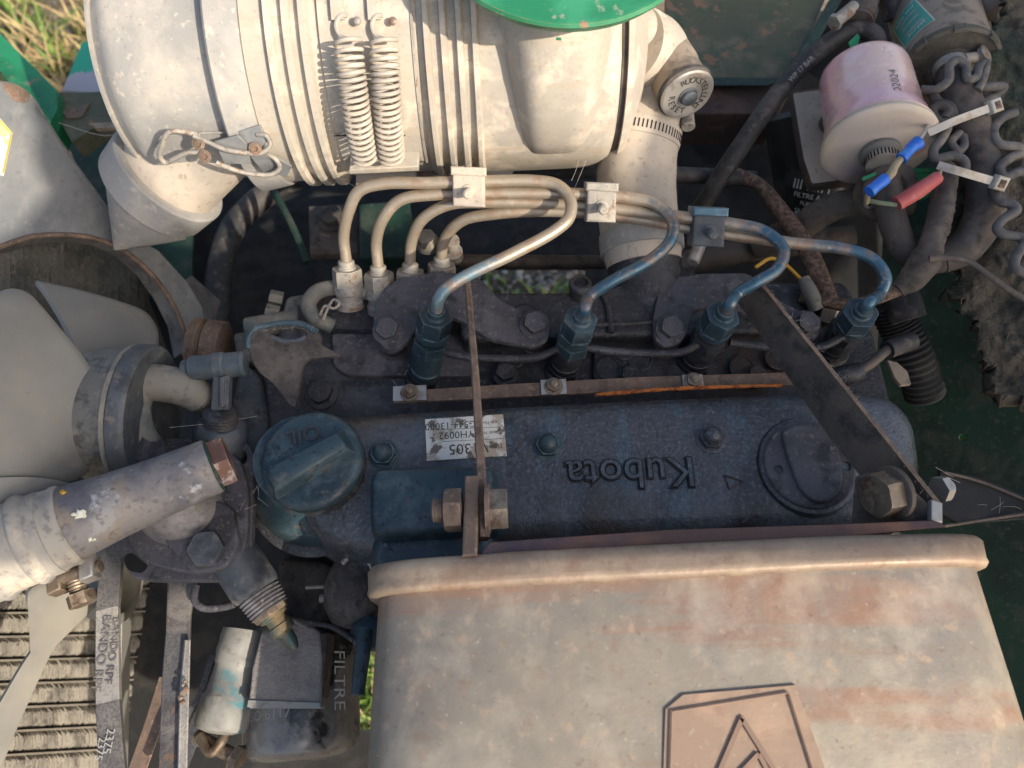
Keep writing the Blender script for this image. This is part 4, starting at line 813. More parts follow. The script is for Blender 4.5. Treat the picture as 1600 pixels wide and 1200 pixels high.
bx_, by_, _ = basis(ia, (1, -.1, 0)); 
if by_.dot(UP) < 0: by_ = -by_
def arc_text(s_, a0, a1, r, size, par, m='printfade', flip=False):
    for i, ch in enumerate(s_):
        a = R(a0 + (a1 - a0) * i / max(1, len(s_) - 1)); o = bx_ * math.cos(a) + by_ * math.sin(a); tn = (bx_ * math.sin(a) - by_ * math.cos(a)) * (-1 if flip else 1); yo = o * (-1 if flip else 1)
        n_ = tn.cross(yo); c = i1 + ia * .95 + o * r
        part('cap_letter', text_geo(ch, (lambda c, tn, yo: lambda u, v, w_: c + tn * u + yo * v + ia * (w_))(c, tn, yo), size, .15), m, par)
arc_text('RÜCKSTELLUNG', 118, -52, ir * .66, ir * .34, cp, 'print'); arc_text('RESET', 178, 262, ir * .66, ir * .34, cp, 'print', flip=True)
# ================================================================ injection pump body behind
t = thing('injection_pump', 'dusty injection pump body below the four pump nuts', 'pump', P(560, 480, -45))
part('pump_block', G().slab(fillet(pxs([(515, 470), (720, 440), (740, 520), (520, 530)], -44), 5), Z, 60, 3), 'dust_steel', t)
part('governor_housing', G().slab(fillet(pxs([(446, 462), (530, 452), (560, 520), (470, 540), (436, 510)], -40), 5), Z, 50, 3), 'alu_pump', t)
part('pump_gallery', G().cyl(P(385, 515, -44), P(470, 500, -44), 8, 24), 'hosegrey', t)
for x, y in ((442, 468), (436, 490)): part('cover_screw', G().hexa(P(x, y, -42), (-1, .1, .3), 5.2, 9), 'alu_pump', t)
part('quadrant_cover', G().lathe(P(600, 545, -58), (0, -.5, 1), [(50, 0), (50, 12), (47, 15), (0, 16)], 48), 'cast', t)
part('vent_bolt', G().hexa(P(668, 380, -30), (0, .1, 1), 6.5, 8).lathe(P(668, 384, -40), (0, .1, 1), [(8, 0), (8, 6), (5, 7), (5, 11)], 20), 'dust_steel', t)
part('bleed_nipple', G().lathe(P(708, 402, -34), (0, .1, 1), [(7, 0), (7, 7), (4, 8), (4, 15), (5.5, 16), (5.5, 19)], 16), 'dust_steel', t)
part('leak_off_rail', G().cyl(P(715, 408, -60), P(945, 410, -60), 5, 20), 'strapdark', t)
t = thing('pump_hose', 'short curved dusty hose looping beside the pump nuts', 'hose', P(500, 470, -25))
part('hose_tube', G().tube([P(600, 464, -24), P(570, 456, -22), (P(530, 450, -20)), P(496, 456, -20), P(482, 476, -22), P(492, 496, -26), P(520, 510, -32)], 5.2, 20), 'hosegrey', t)
part('wire_spring_clip', G().tube([P(500, 492, -20), P(508, 478, -18), P(522, 482, -18), P(530, 474, -18), P(522, 468, -18), P(514, 478, -18), P(505, 500, -20)], .9, 8), 'dust_steel', t)
# lifting eye
LE = thing('lifting_eye', 'brown lifting eye plate with blue upper edge near the oil cap', 'lifting eye', P(450, 540, 10))
on = V((.05, -.25, 1)).normalized(); oc0 = P(450, 530, 8)
def OE(x, y): return PL(x, y, oc0, on)
outl = [OE(*p) for p in ((388, 536), (392, 520), (404, 511), (425, 506), (450, 504), (474, 507), (492, 514), (503, 524), (500, 538), (516, 546), (537, 556), (505, 558), (478, 562), (470, 580), (468, 606), (460, 640), (448, 628), (428, 600), (402, 580), (391, 560))]
hole = [OE(451 + 28 * math.cos(a * .3927), 522 + 10.5 * math.sin(a * .3927)) for a in range(16)]
part('eye_plate', G().slab(fillet(outl, 5, 4), on, 5, .7, holes=[hole]), 'grime', LE)
part('blue_edge', G().tube([OE(388, 545), OE(389, 528), OE(400, 513), OE(425, 507), OE(450, 504), OE(476, 508), OE(496, 519)], 1.9, 8, flat=1), 'blue', LE)
part('hole_lip', G().tube([OE(424, 526), OE(436, 531), OE(451, 533), OE(468, 531), OE(478, 526)], 1.5, 8), 'bluecast', LE)
# ================================================================ added unseen sheet, cut to shape so its shadow covers the engine middle
sn_ = V((.80, .0, .60)).normalized(); s0 = P(40, 300, 10)
def SH(x, y, o=0): return PL(x, y, s0 + sn_ * o, sn_)
shade = [(-250, 420, -20), SH(-40, 390), SH(40, 350), SH(78, 300), SH(50, 245), SH(58, 205), SH(36, 150), SH(90, 160), SH(200, 300), SH(330, 400), (450, 420, -60), (560, 440, 0), (700, 446, 34), (900, 400, 20), (925, 290, 0), (965, 180, 20), (1040, 110, 40), (1110, 30, 50), (1180, -80, 0), (1900, -120, 0), (1900, 900, 0), (1570, 884, mz), (1480, 862, mz), (1340, 862, mz), (1000, 862, mz), (600, 896, mz), (420, 900, -20), (235, 960, -40), (60, 850, 30), (-250, 800, 20)]
sc0 = P(800, 600, 0) + SUN * 950; sn = (SUN + V((.25, -.15, .1))).normalized()
pts = []
for q in shade:
    p = q if isinstance(q, V) else P(*q); pts.append(p + SUN * ((sc0 - p).dot(sn) / SUN.dot(sn)))
t = thing('added_shade_sheet', 'added green sheet outside the picture, shaped to shade the middle of the engine', 'shade_blocker', sc0)
sun_gap = []  # gap in the added sheet, cut to let a sun patch through
for x, y in ((1236, -60), (1330, -60), (1288, 24), (1242, 76)):
    p = P(x, y, -88); sun_gap.append(p + SUN * ((sc0 - p).dot(sn) / SUN.dot(sn)))
part('shade_sheet', G().slab(fillet(pts, 3), sn, 2, .3, holes=[sun_gap]), 'green', t)
# ================================================================ radiator, shroud, fan
XR = -350
def X_(x, y, X=XR): return PL(x, y, (X, 0, 0), (1, 0, 0))
RA = thing('radiator', 'dusty radiator core with horizontal rows of crimped fins at the lower left', 'radiator', X_(100, 1050))
ys = [845 + 37.5 * i for i in range(13)]
def row_pt(y0, f, X=XR):
    x = -60 + 345 * f; y1 = 985 + (y0 - 985) * .93 - 6; return X_(x, y0 * (1 - f) + y1 * f, X)
for i in range(len(ys) - 1):
    g = G(); n = 320; rows = [[], [], [], []]
    for k in range(n + 1):
        f = k / n; a, b = row_pt(ys[i] + 2, f), row_pt(ys[i + 1] + 1, f)
        zz = (3.4 if k % 4 < 2 else 0) + mnoise.noise(V((k * .23, i * 7, 0))) * 2.2; sk_ = mnoise.noise(V((k * .31, i * 9, 4))) * .8
        rows[0].append(a + V((-1, 0, 0))); rows[1].append(a.lerp(b, .25) + V((zz, 0, sk_))); rows[2].append(a.lerp(b, .72) + V((zz + mnoise.noise(V((k * .5, i, 9))) * 1.5, 0, -sk_))); rows[3].append(b + V((-1, 0, 0)))
    g.ringed(rows, closed=False, cap0=False, cap1=False); part('fin_row', g, 'fin', RA, sharp=20)
    a, b = row_pt(ys[i] + 1, 0), row_pt(ys[i] + 1, 1); d = (b - a).normalized()
    part('flat_tube', G().box((a + b) / 2 + V((1.2, 0, 0)), d * (b - a).length / 2, V((2.4, 0, 0)), V((0, .75, 0)), .2), 'tubeplate', RA)
a, b = X_(-100, 840, XR - 8), X_(300, 840, XR - 8); c, d = X_(300, 1300, XR - 8), X_(-100, 1300, XR - 8)
part('core_back', G().slab([a, b, c, d], (1, 0, 0), 3, 0), 'dark', RA)
# upper part of the core, seen through the shroud opening
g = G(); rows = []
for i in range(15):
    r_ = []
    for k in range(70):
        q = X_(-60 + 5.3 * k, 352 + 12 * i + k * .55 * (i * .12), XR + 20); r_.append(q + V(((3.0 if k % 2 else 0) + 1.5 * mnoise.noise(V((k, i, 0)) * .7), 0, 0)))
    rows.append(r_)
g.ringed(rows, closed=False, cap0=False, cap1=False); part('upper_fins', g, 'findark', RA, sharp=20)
# shroud
sn_ = V((.80, .0, .60)).normalized(); s0 = P(40, 300, 10)
def SH(x, y, o=0): return PL(x, y, s0 + sn_ * o, sn_)
FS = thing('fan_shroud', 'weathered galvanised fan shroud sheet with a round cut-out at the far left', 'shroud', s0)
o_ = [SH(*p) for p in ((-90, 60), (0, 128), (24, 133), (48, 150), (75, 192), (110, 245), (150, 300), (182, 345), (205, 368), (248, 392), (292, 440), (316, 480), (322, 520), (318, 560), (296, 560), (290, 525), (276, 485), (252, 445), (222, 412), (185, 385), (145, 370), (100, 365), (50, 368), (0, 384), (-90, 420))]
part('shroud_sheet', G().slab(o_, sn_, 2, .4), 'galv', FS)
part('opening_lip', G().tube([SH(*p) for p in ((-40, 400), (0, 386), (50, 370), (100, 367), (145, 372), (185, 387), (222, 414), (252, 447), (276, 487), (290, 527), (294, 560))], 1.8, 10), 'strap', FS)
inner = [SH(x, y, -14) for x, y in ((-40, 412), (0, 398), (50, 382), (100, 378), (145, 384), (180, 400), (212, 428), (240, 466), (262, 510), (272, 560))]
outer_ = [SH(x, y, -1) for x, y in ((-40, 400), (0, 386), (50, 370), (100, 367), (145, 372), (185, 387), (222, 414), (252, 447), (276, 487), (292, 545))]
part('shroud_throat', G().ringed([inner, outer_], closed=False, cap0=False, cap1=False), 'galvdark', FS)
part('outer_edge', G().tube([SH(*p) for p in ((0, 128), (24, 133), (48, 150), (75, 192), (110, 245), (150, 300), (182, 345), (205, 368))], .9, 8), 'galvdark', FS)
part('rust_lip', G().slab(fillet([SH(x, y, 1) for x, y in ((2, 131), (26, 131), (48, 146), (44, 160), (24, 158))], 2), sn_, 1, .3), 'strap', FS)
wl = [SH(x, y, .4) for x, y in ((-60, 160), (-4, 180), (20, 208), (6, 275), (-40, 260))]
W_ = part('warning_sticker', G().slab(wl, sn_, .5, .1), 'paperwhite', FS, 'sun-bleached white and yellow warning sticker')
part('sticker_line', G().tube([SH(-20, 172, .8), SH(-4, 184, .8), SH(18, 209, .8), SH(5, 270, .8)], .5, 6, 1), 'wireyellow', W_)
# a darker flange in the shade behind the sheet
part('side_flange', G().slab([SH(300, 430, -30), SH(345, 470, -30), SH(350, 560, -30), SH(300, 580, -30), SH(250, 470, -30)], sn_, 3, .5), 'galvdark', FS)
# fan
FN = thing('cooling_fan', 'pale translucent plastic cooling fan behind the water pump at the left edge', 'fan', X_(120, 690, -290))
def blade(l, n_, X, thick=2.6, m='fan', cv=0.0):
    n_ = V(n_).normalized(); p0 = X_(l[0][0], l[0][1], X); q = [PL(x, y, p0, n_) for x, y in l]
    q = resample(fillet(q, 12, 5), 90); c = sum(q, V()) / len(q); tw = n_.cross(Z).normalized(); up_ = n_.cross(tw)
    if (q[1] - q[0]).cross(q[2] - q[1]).dot(n_) < 0 and sum(((q[i] - c).cross(q[i - 1] - c)).dot(n_) for i in range(90)) > 0: q = q[::-1]
    rings = [[p - n_ * thick for p in q], [p - n_ * .8 for p in q]] + [[p.lerp(c, .012 + k / 10 * .98) + n_ * (0 if k else -.1) for p in q] for k in range(11)]
    g = G().ringed(rings, cap1=False)
    for i, p in enumerate(g.v):
        a, b = (p - c).dot(tw) / 60, (p - c).dot(up_) / 60
        g.v[i] = p + n_ * (cv * (a * a) + cv * .9 * a * b + mnoise.noise(p * .012) * 2.5)
    return part('blade', g, m, FN, sharp=60)
blade([(-90, 480), (0, 458), (40, 442), (66, 450), (100, 508), (135, 560), (160, 610), (180, 690), (140, 755), (60, 752), (-90, 740)], (.85, -.1, .5), -275, cv=-13)
blade([(64, 424), (80, 430), (130, 446), (185, 468), (228, 488), (246, 515), (250, 545), (225, 580), (190, 610), (150, 605), (125, 560), (95, 500)], (.75, .35, .55), -282, cv=-12)
blade([(-90, 752), (0, 745), (70, 745), (130, 760), (130, 800), (40, 800), (-90, 830)], (.8, -.3, .5), -275)
blade([(36, 928), (70, 905), (130, 915), (165, 925), (150, 950), (118, 960), (98, 985), (62, 1060), (22, 1150), (-12, 1240), (-70, 1240), (-30, 1150), (40, 1030), (74, 985), (60, 955)], (.8, -.1, .6), -285, thick=3)
part('hub_ring', G().lathe(X_(188, 905, -262), (1, 0, 0), [(22, -16), (26, -14), (28, -6), (28, 3), (25, 4), (22, 3), (21, -10), (0, -11)], 56), 'fan', FN)
part('blade_root', G().slab([X_(190, 955, -285), X_(206, 955, -285), X_(200, 1230, -285), X_(184, 1230, -285)], (1, 0, .3), 4, .8), 'fan', FN)
# ================================================================ water pump and pulley
WP = thing('water_pump', 'mottled grey water pump body with round bowl and brown disc at the left', 'water pump', X_(200, 655, -235))
wc = X_(240, 652, -214); wa = V((-1, .04, .05)).normalized()
part('pump_disc', G().lathe(wc, wa, [(0, 3), (20, 2), (37, 0), (41.5, -1), (43, 0), (43.5, 1.5), (43.5, 8), (42, 9.5), (0, 10)], 96), 'bluecast', WP)
part('disc_rim', G().lathe(wc + wa * 9, wa, [(42, 0), (43.2, .6), (43.2, 2.6), (40, 3)], 96), 'hosegrey', WP)
part('pump_bowl', G().lathe(wc + wa * 11, wa, [(42, 0), (41.5, 2), (40.5, 8), (39.5, 20), (36, 29), (28, 34), (0, 36)], 80), 'alu_pump', WP)
part('hub_bolt', G().hexa(wc + wa * 48, wa, 8, 9), 'alu_pump', WP)
BH = thing('bypass_hose', 'short fat grey bypass hose bending over the water pump', 'hose', P(250, 620, 5))
part('hose_tube', G().tube([P(322, 626, -12), P(298, 612, -2), P(262, 600, 4), (P(226, 600, 6)), P(206, 624, 4), P(206, 662, 0), P(222, 700, -8), P(238, 725, -16)], [9, 10.4, 11, 11.4, 11.4, 11.4, 11.4, 11.6], 36), 'hosegrey', BH)
bd_ = (P(322, 626, -12) - P(298, 612, -2)).normalized()
part('moulded_band', G().lathe(P(298, 612, -2), bd_, [(9, -1), (10.2, 0), (10.2, 2), (9, 3)], 32).lathe(P(306, 618, -5), bd_, [(9, -1), (9.8, 0), (9.8, 2), (9, 3)], 32), 'hosegrey', BH)
part('hose_end', G().lathe(P(304, 616, -4), bd_, [(8.4, 0), (9.0, 1), (9.0, 8), (8, 9)], 32), 'rubberdust', BH)
TR = thing('tee_lever', 'blue-grey tee shaped adjusting lever standing on a threaded boss above the thermostat', 'lever', P(345, 620, 0))
p, q = P(296, 576, 6), P(384, 568, 6)
part('cross_barrel', G().cyl(p, q, 7.6, 32, 1.2).lathe(p.lerp(q, .46), q - p, [(7.4, -1), (8.4, 0), (8.4, 5), (7.4, 6)], 32), 'tee', TR)
part('barrel_bolt', G().hexa(p, p - q, 5.4, 4), 'tee', TR)
part('stem', G().slab([P(332, 588, 8), P(358, 586, 8), P(356, 640, 0), P(328, 642, 0)], V((0, -.2, 1)), 6, 1).slab([P(342, 588, 10), P(350, 587, 10), P(349, 636, 2), P(341, 637, 2)], V((0, -.2, 1)), 3, 1), 'bluecast', TR)
sb = P(345, 700, -22); sa = (P(344, 640, 0) - sb).normalized(); hs = (P(344, 640, 0) - sb).length
part('threaded_neck', G().lathe(sb + sa * (hs - 10), sa, [(9.6 + (.7 if i % 2 else 0), i * 1.0) for i in range(9)] + [(7, 9.2)], 32), 'cast', TR)
part('boss', G().lathe(sb, sa, [(16, -16), (16, hs - 15), (15, hs - 12), (12, hs - 9.5), (0, hs - 9)], 40).lumpy(.3, .1), 'bluecast', TR)
part('front_casting', G().slab(fillet(pxs([(375, 560), (410, 590), (430, 690), (420, 800), (385, 820), (360, 640)], -44), 6), Z, 60, 4).lumpy(.6, .05), 'bluecast', BL)
# brown pulley / alternator bits behind
t = thing('idler_pulley', 'small rusty pulley rim and pale boss behind the blue tee', 'pulley', P(345, 530, -50))
ic = P(352, 545, -60); part('pulley_rim', G().lathe(ic, (-1, .1, .1), [(0, 0), (17, 0), (19, 1), (19, 12), (16, 14), (19, 16), (19, 22), (0, 23)], 48), 'strap', t)
part('pale_boss', G().slab(fillet(pxs([(362, 520), (400, 514), (408, 560), (372, 568)], -46), 4), Z, 14, 3), 'alu_pump', t)
# ================================================================ thermostat housing
TH = thing('thermostat_housing', 'corroded aluminium thermostat housing with outlet tube and four-cornered flange', 'thermostat housing', P(300, 800, -10))
fz = -10
fo = [(190, 712), (202, 690), (245, 684), (350, 686), (385, 690), (397, 706), (396, 740), (392, 868), (380, 896), (350, 908), (240, 908), (205, 904), (188, 872), (184, 800)]
sh1 = pxs([(366, 703), (382, 703), (386, 716), (380, 726), (370, 722)], fz - 6)
part('lower_flange', G().slab(fillet(pxs(fo, fz - 6), 8, 5), Z, 7, 1, holes=[fillet(sh1, 2)]), 'cast_dusty', TH)
fo2 = [(198, 720), (210, 700), (250, 694), (340, 700), (372, 712), (388, 760), (386, 850), (366, 888), (300, 897), (225, 880), (196, 840)]
part('upper_flange', G().slab(fillet(pxs(fo2, fz), 9, 5), Z, 5, 1.2), 'cast_dusty', TH)
part('slot', G().slab(fillet(pxs([(192, 872), (204, 862), (232, 884), (222, 896), (200, 892)], fz - 5.6), 3), Z, .5, .1), 'black', TH)
g = G().lathe(P(286, 800, fz - 3), Z, [(27, -2), (26, 1), (24, 5), (21.5, 11), (18, 17), (12, 23), (0, 26)], 64, hint=(1, 0, 0), sq=.8); g.lumpy(.5, .06)
part('dome', g, 'alu', TH, sharp=70)
ta, tb = P(334, 728, 24), P(60, 838, 34); td = (tb - ta).normalized(); TL_ = (tb - ta).length
part('outlet_tube', G().lathe(ta, td, [(12, -.6), (14.5, 0), (15.4, 1.5), (15.6, 10), (16.5, TL_ * .35), (18, TL_ * .6), (20.0, TL_ * .8), (19.6, TL_)], 72, sq=1.0).lumpy(.5, .06), 'alu', TH)
part('corner_boss', G().slab(fillet(pxs([(252, 840), (330, 778), (362, 792), (374, 850), (352, 888), (300, 896)], fz + 6), 4), Z, 8, 1.5), 'cast_dusty', TH)
bolt(TH, P(327, 860, fz + 6), Z, 10.2, 6, m='bluecast', rot=.1, dish=False, washer=False)
bolt(TH, P(222, 712, fz + 2), (-.3, .1, 1), 11.5, 10, m='cast_dusty', rot=.3, dish=False)
part('boss_ear', G().tube([P(205, 716, fz + 6), P(242, 716, fz + 6)], [9, 10], 24), 'cast_dusty', TH)
# red brown hex plug
pd = -td; part('sealing_ring', G().lathe(ta + pd * .2, pd, [(14.8, 0), (15.2, .4), (15.2, 1.2), (13, 1.4)], 48), 'greendark', TH)
part('hex_plug', G().hexa(ta + pd * 1.2, pd, 14.6, 8, rot=.35), 'redplug', TH)
for x, y, r_, m in ((99, 771, 2.8, 'lichen_yellow'), (126, 804, 3.2, 'lichen_white'), (118, 803, 2.0, 'lichen_white'), (142, 842, 2.4, 'lichen_white')):
    q = CYL(x, y, ta, tb, 18.6); o = (q - ta); o = (o - td * o.dot(td)).normalized()
    g = G().dome(q - o * .6, o, r_, r_ * .7, 20, 6).lumpy(1.6, .5); part('crust_patch', g, m, TH, sharp=80)
# radiator hose
RH = thing('radiator_hose', 'sun-bleached grey rubber radiator hose with raised bands running off the left edge', 'hose', P(40, 850, 34))
ha = P(112, 818, 32); hb = P(0, 862, 36); hc_ = P(-140, 905, 40); hd = (hb - ha).normalized()
g = G().lathe(ha, hd, [(17, -.4), (20.6, 0), (21.6, 1), (21.8, 3), (21.2, 4.4), (21.6, 10), (22.2, 16), (23.6, 18), (24.4, 19.5), (24.2, 21.5), (22.8, 23), (22.6, 30), (23.2, 34), (24.8, 36), (25, 38), (23.8, 40), (24, 52), (24, 90)], 80)
part('hose_tube', g.lumpy(.5, .05), 'radhose', RH)
CB = thing('hose_clamp', 'rusty bolt clamp hanging under the radiator hose end', 'hose clamp', P(120, 905, 10))
part('clamp_band', G().lathe(ha + hd * 9.5, hd, [(21.5, 0), (22.3, .3), (22.3, 5.5), (21.5, 6)], 72), 'radhose', CB)
part('clamp_rod', G().tube([P(82, 908, 10), P(110, 898, 14), P(158, 884, 16)], [4.2, 3.6, 3.4], 18, wob=.1), 'nutrust', CB)
part('clamp_lug', G().box(P(140, 888, 16), V((3.6, 1.5, 0)), V((-1.5, 6, 0)), V((0, 0, 5)), 1.4), 'zinc', CB)
part('clamp_lug', G().box(P(90, 912, 11), V((3.6, 1.5, 0)), V((-1.5, 5, 0)), V((0, 0, 5)), 1.4), 'nutrust', CB)
c0_, c1_ = P(118, 905, 10), P(130, 944, 8); cx_ = (c1_ - c0_).normalized()
part('clamp_screw', G().lathe(c0_, cx_, [(4.4 + .5 * (i % 2), i * .9) for i in range(9)], 20).hexa(c0_ + cx_ * 8, cx_, 7.2, 6.5, rot=.4), 'nutrust', CB)
# temperature sender
SNB = P(370, 876, -26); SNE = P(446, 990, -34); sx = (SNE - SNB).normalized(); SL = (SNE - SNB).length
TS = thing('temperature_sender', 'brassy threaded temperature sender screwed into the blue elbow below the thermostat', 'sensor', SNB)
part('elbow_casting', G().lathe(SNB, sx, [(18, -12), (18, SL * .38), (16.5, SL * .43), (14, SL * .45), (0, SL * .46)], 32, sq=.8).lumpy(.4, .08), 'bluecast', TS)
part('threads', G().lathe(SNB + sx * SL * .45, sx, [(12 - .1 * i + (.9 if i % 2 else 0), i * 1.1) for i in range(12)], 32), 'cast_dusty', TS)
part('sender_hex', G().hexa(SNB + sx * SL * .62, sx, 11.2, 6.5), 'nutrust', TS)
part('sender_body', G().lathe(SNB + sx * SL * .7, sx, [(8.6, 0), (8.6, 4), (6, 5), (6, 9), (7, 10), (7, 14), (4.4, 15), (4.4, 20), (3, 24), (2, 26)], 28), 'brass', TS)
solo('sender_wire', G().tube([P(450, 966, -52), P(480, 972, -48), P(520, 980, -44), (P(552, 1000, -44))], 1.6, 10), 'rubber', 'thin black wire from the temperature sender to the blue handle', 'wire')
# ================================================================ belts and lower left strip
def ribbon(pts, w_, th, m, par=None, nm='belt_run', wdir=V((1, 0, 0)), k=8):
    c = spline([P(*p) for p in pts], k); rings = []
    for i, p in enumerate(c):
        d = (c[min(i + 1, len(c) - 1)] - c[max(i - 1, 0)]).normalized(); x = (wdir - d * wdir.dot(d)).normalized(); n_ = x.cross(d); n_ = n_ if n_.z > 0 else -n_
        ww = w_ if not isinstance(w_, (list, tuple)) else w_[0] + (w_[1] - w_[0]) * i / (len(c) - 1)
        rings.append([p - x * ww / 2, p - x * (ww / 2 - .4) + n_ * .4, p + x * (ww / 2 - .4) + n_ * .4, p + x * ww / 2, p + x * ww * .38 - n_ * th, p - x * ww * .38 - n_ * th])
    return G().ringed(rings)
FB = thing('fan_belt', 'worn fan belt printed BANDO RPF 2375 running down beside the radiator', 'belt', P(172, 950, -40))
part('belt_run', ribbon([(176, 840, -52), (171, 900, -50), (167, 951, -48)], [13.2, 13.0], 7, 'belt'), 'belt', FB)
part('belt_run', ribbon([(167, 951, -48), (167, 1010, -46), (168, 1097, -44)], [13.0, 13.2], 7, 'belt'), 'beltpale', FB, 'pale stretch of belt')  # paler middle stretch between two darker runs
part('belt_run', ribbon([(168, 1097, -44), (171, 1150, -44), (178, 1240, -44)], [13.2, 14], 7, 'belt'), 'belt', FB)
bz_ = -46
part('belt_print', text_geo('BANDO RPF', plane_fn(P(160, 1022, bz_ + 1.4), (.02, -1, .02), (1, 0, 0), .5), 7.6, bold=.012), 'printfade', FB)
part('belt_print', text_geo('BANDO RPF', plane_fn(P(177, 1018, bz_ + 1.4), (.02, -1, .02), (1, 0, 0), .5), 6.6, bold=.008), 'printbrown' if False else 'belt', FB)
part('belt_print', text_geo('2375', plane_fn(P(170, 1158, -42.6), (-.03, -1, .0), (1, 0, 0), .4), 6.6), 'printgrey', FB)
part('belt_print', text_geo('2375', plane_fn(P(157, 1170, -42.6), (-.03, -1, .0), (1, 0, 0), .4), 6.0), 'printgrey', FB)
t = thing('fuzzy_strip', 'fuzzy black folded strip hanging beside the belts with rust spots', 'strip', P(280, 1050, -60))
part('strip_face', G().slab([P(262, 905, -40), P(308, 900, -40), P(298, 960, -42), P(294, 1060, -44), P(286, 1240, -46), P(246, 1240, -46), P(252, 1060, -44), P(258, 990, -42)], V((.25, 0, 1)), 4, 1).lumpy(.7, .06), 'fuzz', t)
part('strip_fold', G().slab([P(288, 1000, -37), P(297, 1000, -37), P(292, 1240, -40), P(278, 1240, -40), P(280, 1090, -38)], V((.5, 0, 1)), 4, .8).lumpy(.7, .07), 'beltpale', t)
g = G()
for _ in range(9): p = P(285 + random.uniform(-4, 6), 1060 + random.uniform(0, 45), -35.5); g.dome(p, (0, 0, 1), random.uniform(.8, 2), 1, 10, 3)
part('rust_spots', g.lumpy(.6, .4), 'strap', t, kind='stuff')
TB = thing('toothed_belt', 'toothed belt slanting down between the black strip and the pale pipe', 'belt', P(315, 1120, -120))
part('belt_run', ribbon([(352, 1010, -110), (335, 1080, -110), (300, 1150, -112), (268, 1230, -112)], 11, 4, ''), 'beltpale', TB)
cpts = spline([P(350, 1020, -109), P(331, 1080, -109), P(294, 1150, -111), P(266, 1225, -111)], 10); g = G()
for i in range(1, len(cpts) - 1):
    for h in (0, .5):
        p = cpts[i].lerp(cpts[i + 1], h); g.box(p + V((-6.2, 0, 1.4)), V((1.8, .5, 0)), V((-.3, .9, 0)), V((0, 0, 1.6)), .2)
part('belt_teeth', g, 'belt', TB, kind='stuff')
solo('brown_belt', ribbon([(262, 1060, -130), (240, 1130, -130), (205, 1230, -130)], 12, 4, ''), 'strap', 'faded brown belt slanting behind the black strip at the bottom left', 'belt')
t = thing('bracket_ear', 'small dark bent wire bracket under the thermostat', 'bracket', P(320, 930, -40))
part('ear_loop', G().tube([P(306, 915, -36), P(304, 938, -36), P(318, 950, -36), P(352, 948, -36), P(366, 944, -36)], 2.2, 10), 'cast_dusty', t)
# ================================================================ pale pipe, pebbled shield, oil filter
PP = thing('pale_pipe', 'pale grey pipe end with flaking teal paint beside the oil filter', 'pipe', P(360, 1070, -110))
p0, p1 = P(380, 995, -66), P(344, 1140, -66); pd_ = (p1 - p0).normalized(); pl_ = (p1 - p0).length
part('pipe_body', G().lathe(p0, pd_, [(13, -4), (13.5, 0), (13.2, pl_ * .3), (12.2, pl_ * .33), (12.4, pl_ * .4), (13.6, pl_ * .62), (15.4, pl_ * .66), (15.8, pl_ * .95), (14.5, pl_), (9, pl_ + 2)], 56).lumpy(.4, .08), 'palehose', PP)
PC = thing('pipe_clamp', 'rusty bolt clamp below the pale pipe at the bottom edge', 'pipe clamp', P(335, 1165, -100))
a_, b_ = P(305, 1150, -74), P(366, 1182, -70); part('clamp_bolt', G().cyl(a_, b_, 4.2, 18).hexa(b_, b_ - a_, 7.5, 5), 'nutrust', PC)
part('clamp_ear', G().tube([P(312, 1150, -70), P(330, 1176, -66), P(345, 1160, -66), P(352, 1148, -68)], 3, 10), 'nutrust', PC)
PS = thing('pebbled_shield', 'pebbled dusty grey plate covering the top of the oil filter', 'shield', P(450, 1050, -90))
ps_ = pxs([(408, 985), (460, 965), (498, 985), (503, 1030), (502, 1108), (386, 1106), (392, 1050)], -48)
part('plate', G().slab(fillet(ps_, 2), Z, 12, 1.6).lumpy(.9, .12), 'pebble', PS)
part('teal_flake', G().slab(pxs([(388, 1094), (500, 1098), (501, 1107), (386, 1105)], -46.9), Z, .6, .1), 'palehose', PS, 'flaking teal paint edge')
OF = thing('oil_filter', 'glossy black oil filter with white lettering, dusty on top, at the bottom', 'oil filter', P(470, 1100, -150))
oa, ob = P(474, 985, -96), P(471, 1190, -92); od = (ob - oa).normalized(); ol = (ob - oa).length
can = part('can', G().lathe(oa, od, [(33, 0), (35, 2), (35.5, ol * .5), (35.5, ol - 12), (34, ol - 6), (29, ol - 2), (20, ol), (0, ol + .5)], 96), 'blackgloss', OF)
def can_fn(px, py, xd, r=35.7):
    c = CYL(px, py, oa, ob, r); a0_ = (c - oa).dot(od); base = c - oa - od * a0_; base.normalize(); side = od.cross(base)
    if side.x < 0: side = -side
    def fn(u, v, w_):
        du, dv = u * xd[0] + v * -xd[1], u * xd[1] + v * xd[0]    # du along +x, dv toward picture top
        an = du / r; return oa + od * (a0_ - dv) + (base * math.cos(an) + side * math.sin(an)) * (r + w_ + .15)
    return fn
part('can_print', text_geo('SO 6117', can_fn(418, 1117, (1, 0)), 8.0), 'printgrey', can)
for s_, x, y, sz in (('FILTRE', 534, 1062, 12),): part('can_print', text_geo(s_, can_fn(x - 4, y, (0, -1)), sz), 'printwhite', can)
solo('shield_bracket', G().box(P(508, 1040, -60), V((2.2, 0, 0)), V((0, 18, 0)), V((0, 0, 10)), 1), 'grime', 'dirty upright edge between the pebbled shield and the filter lettering', 'bracket')
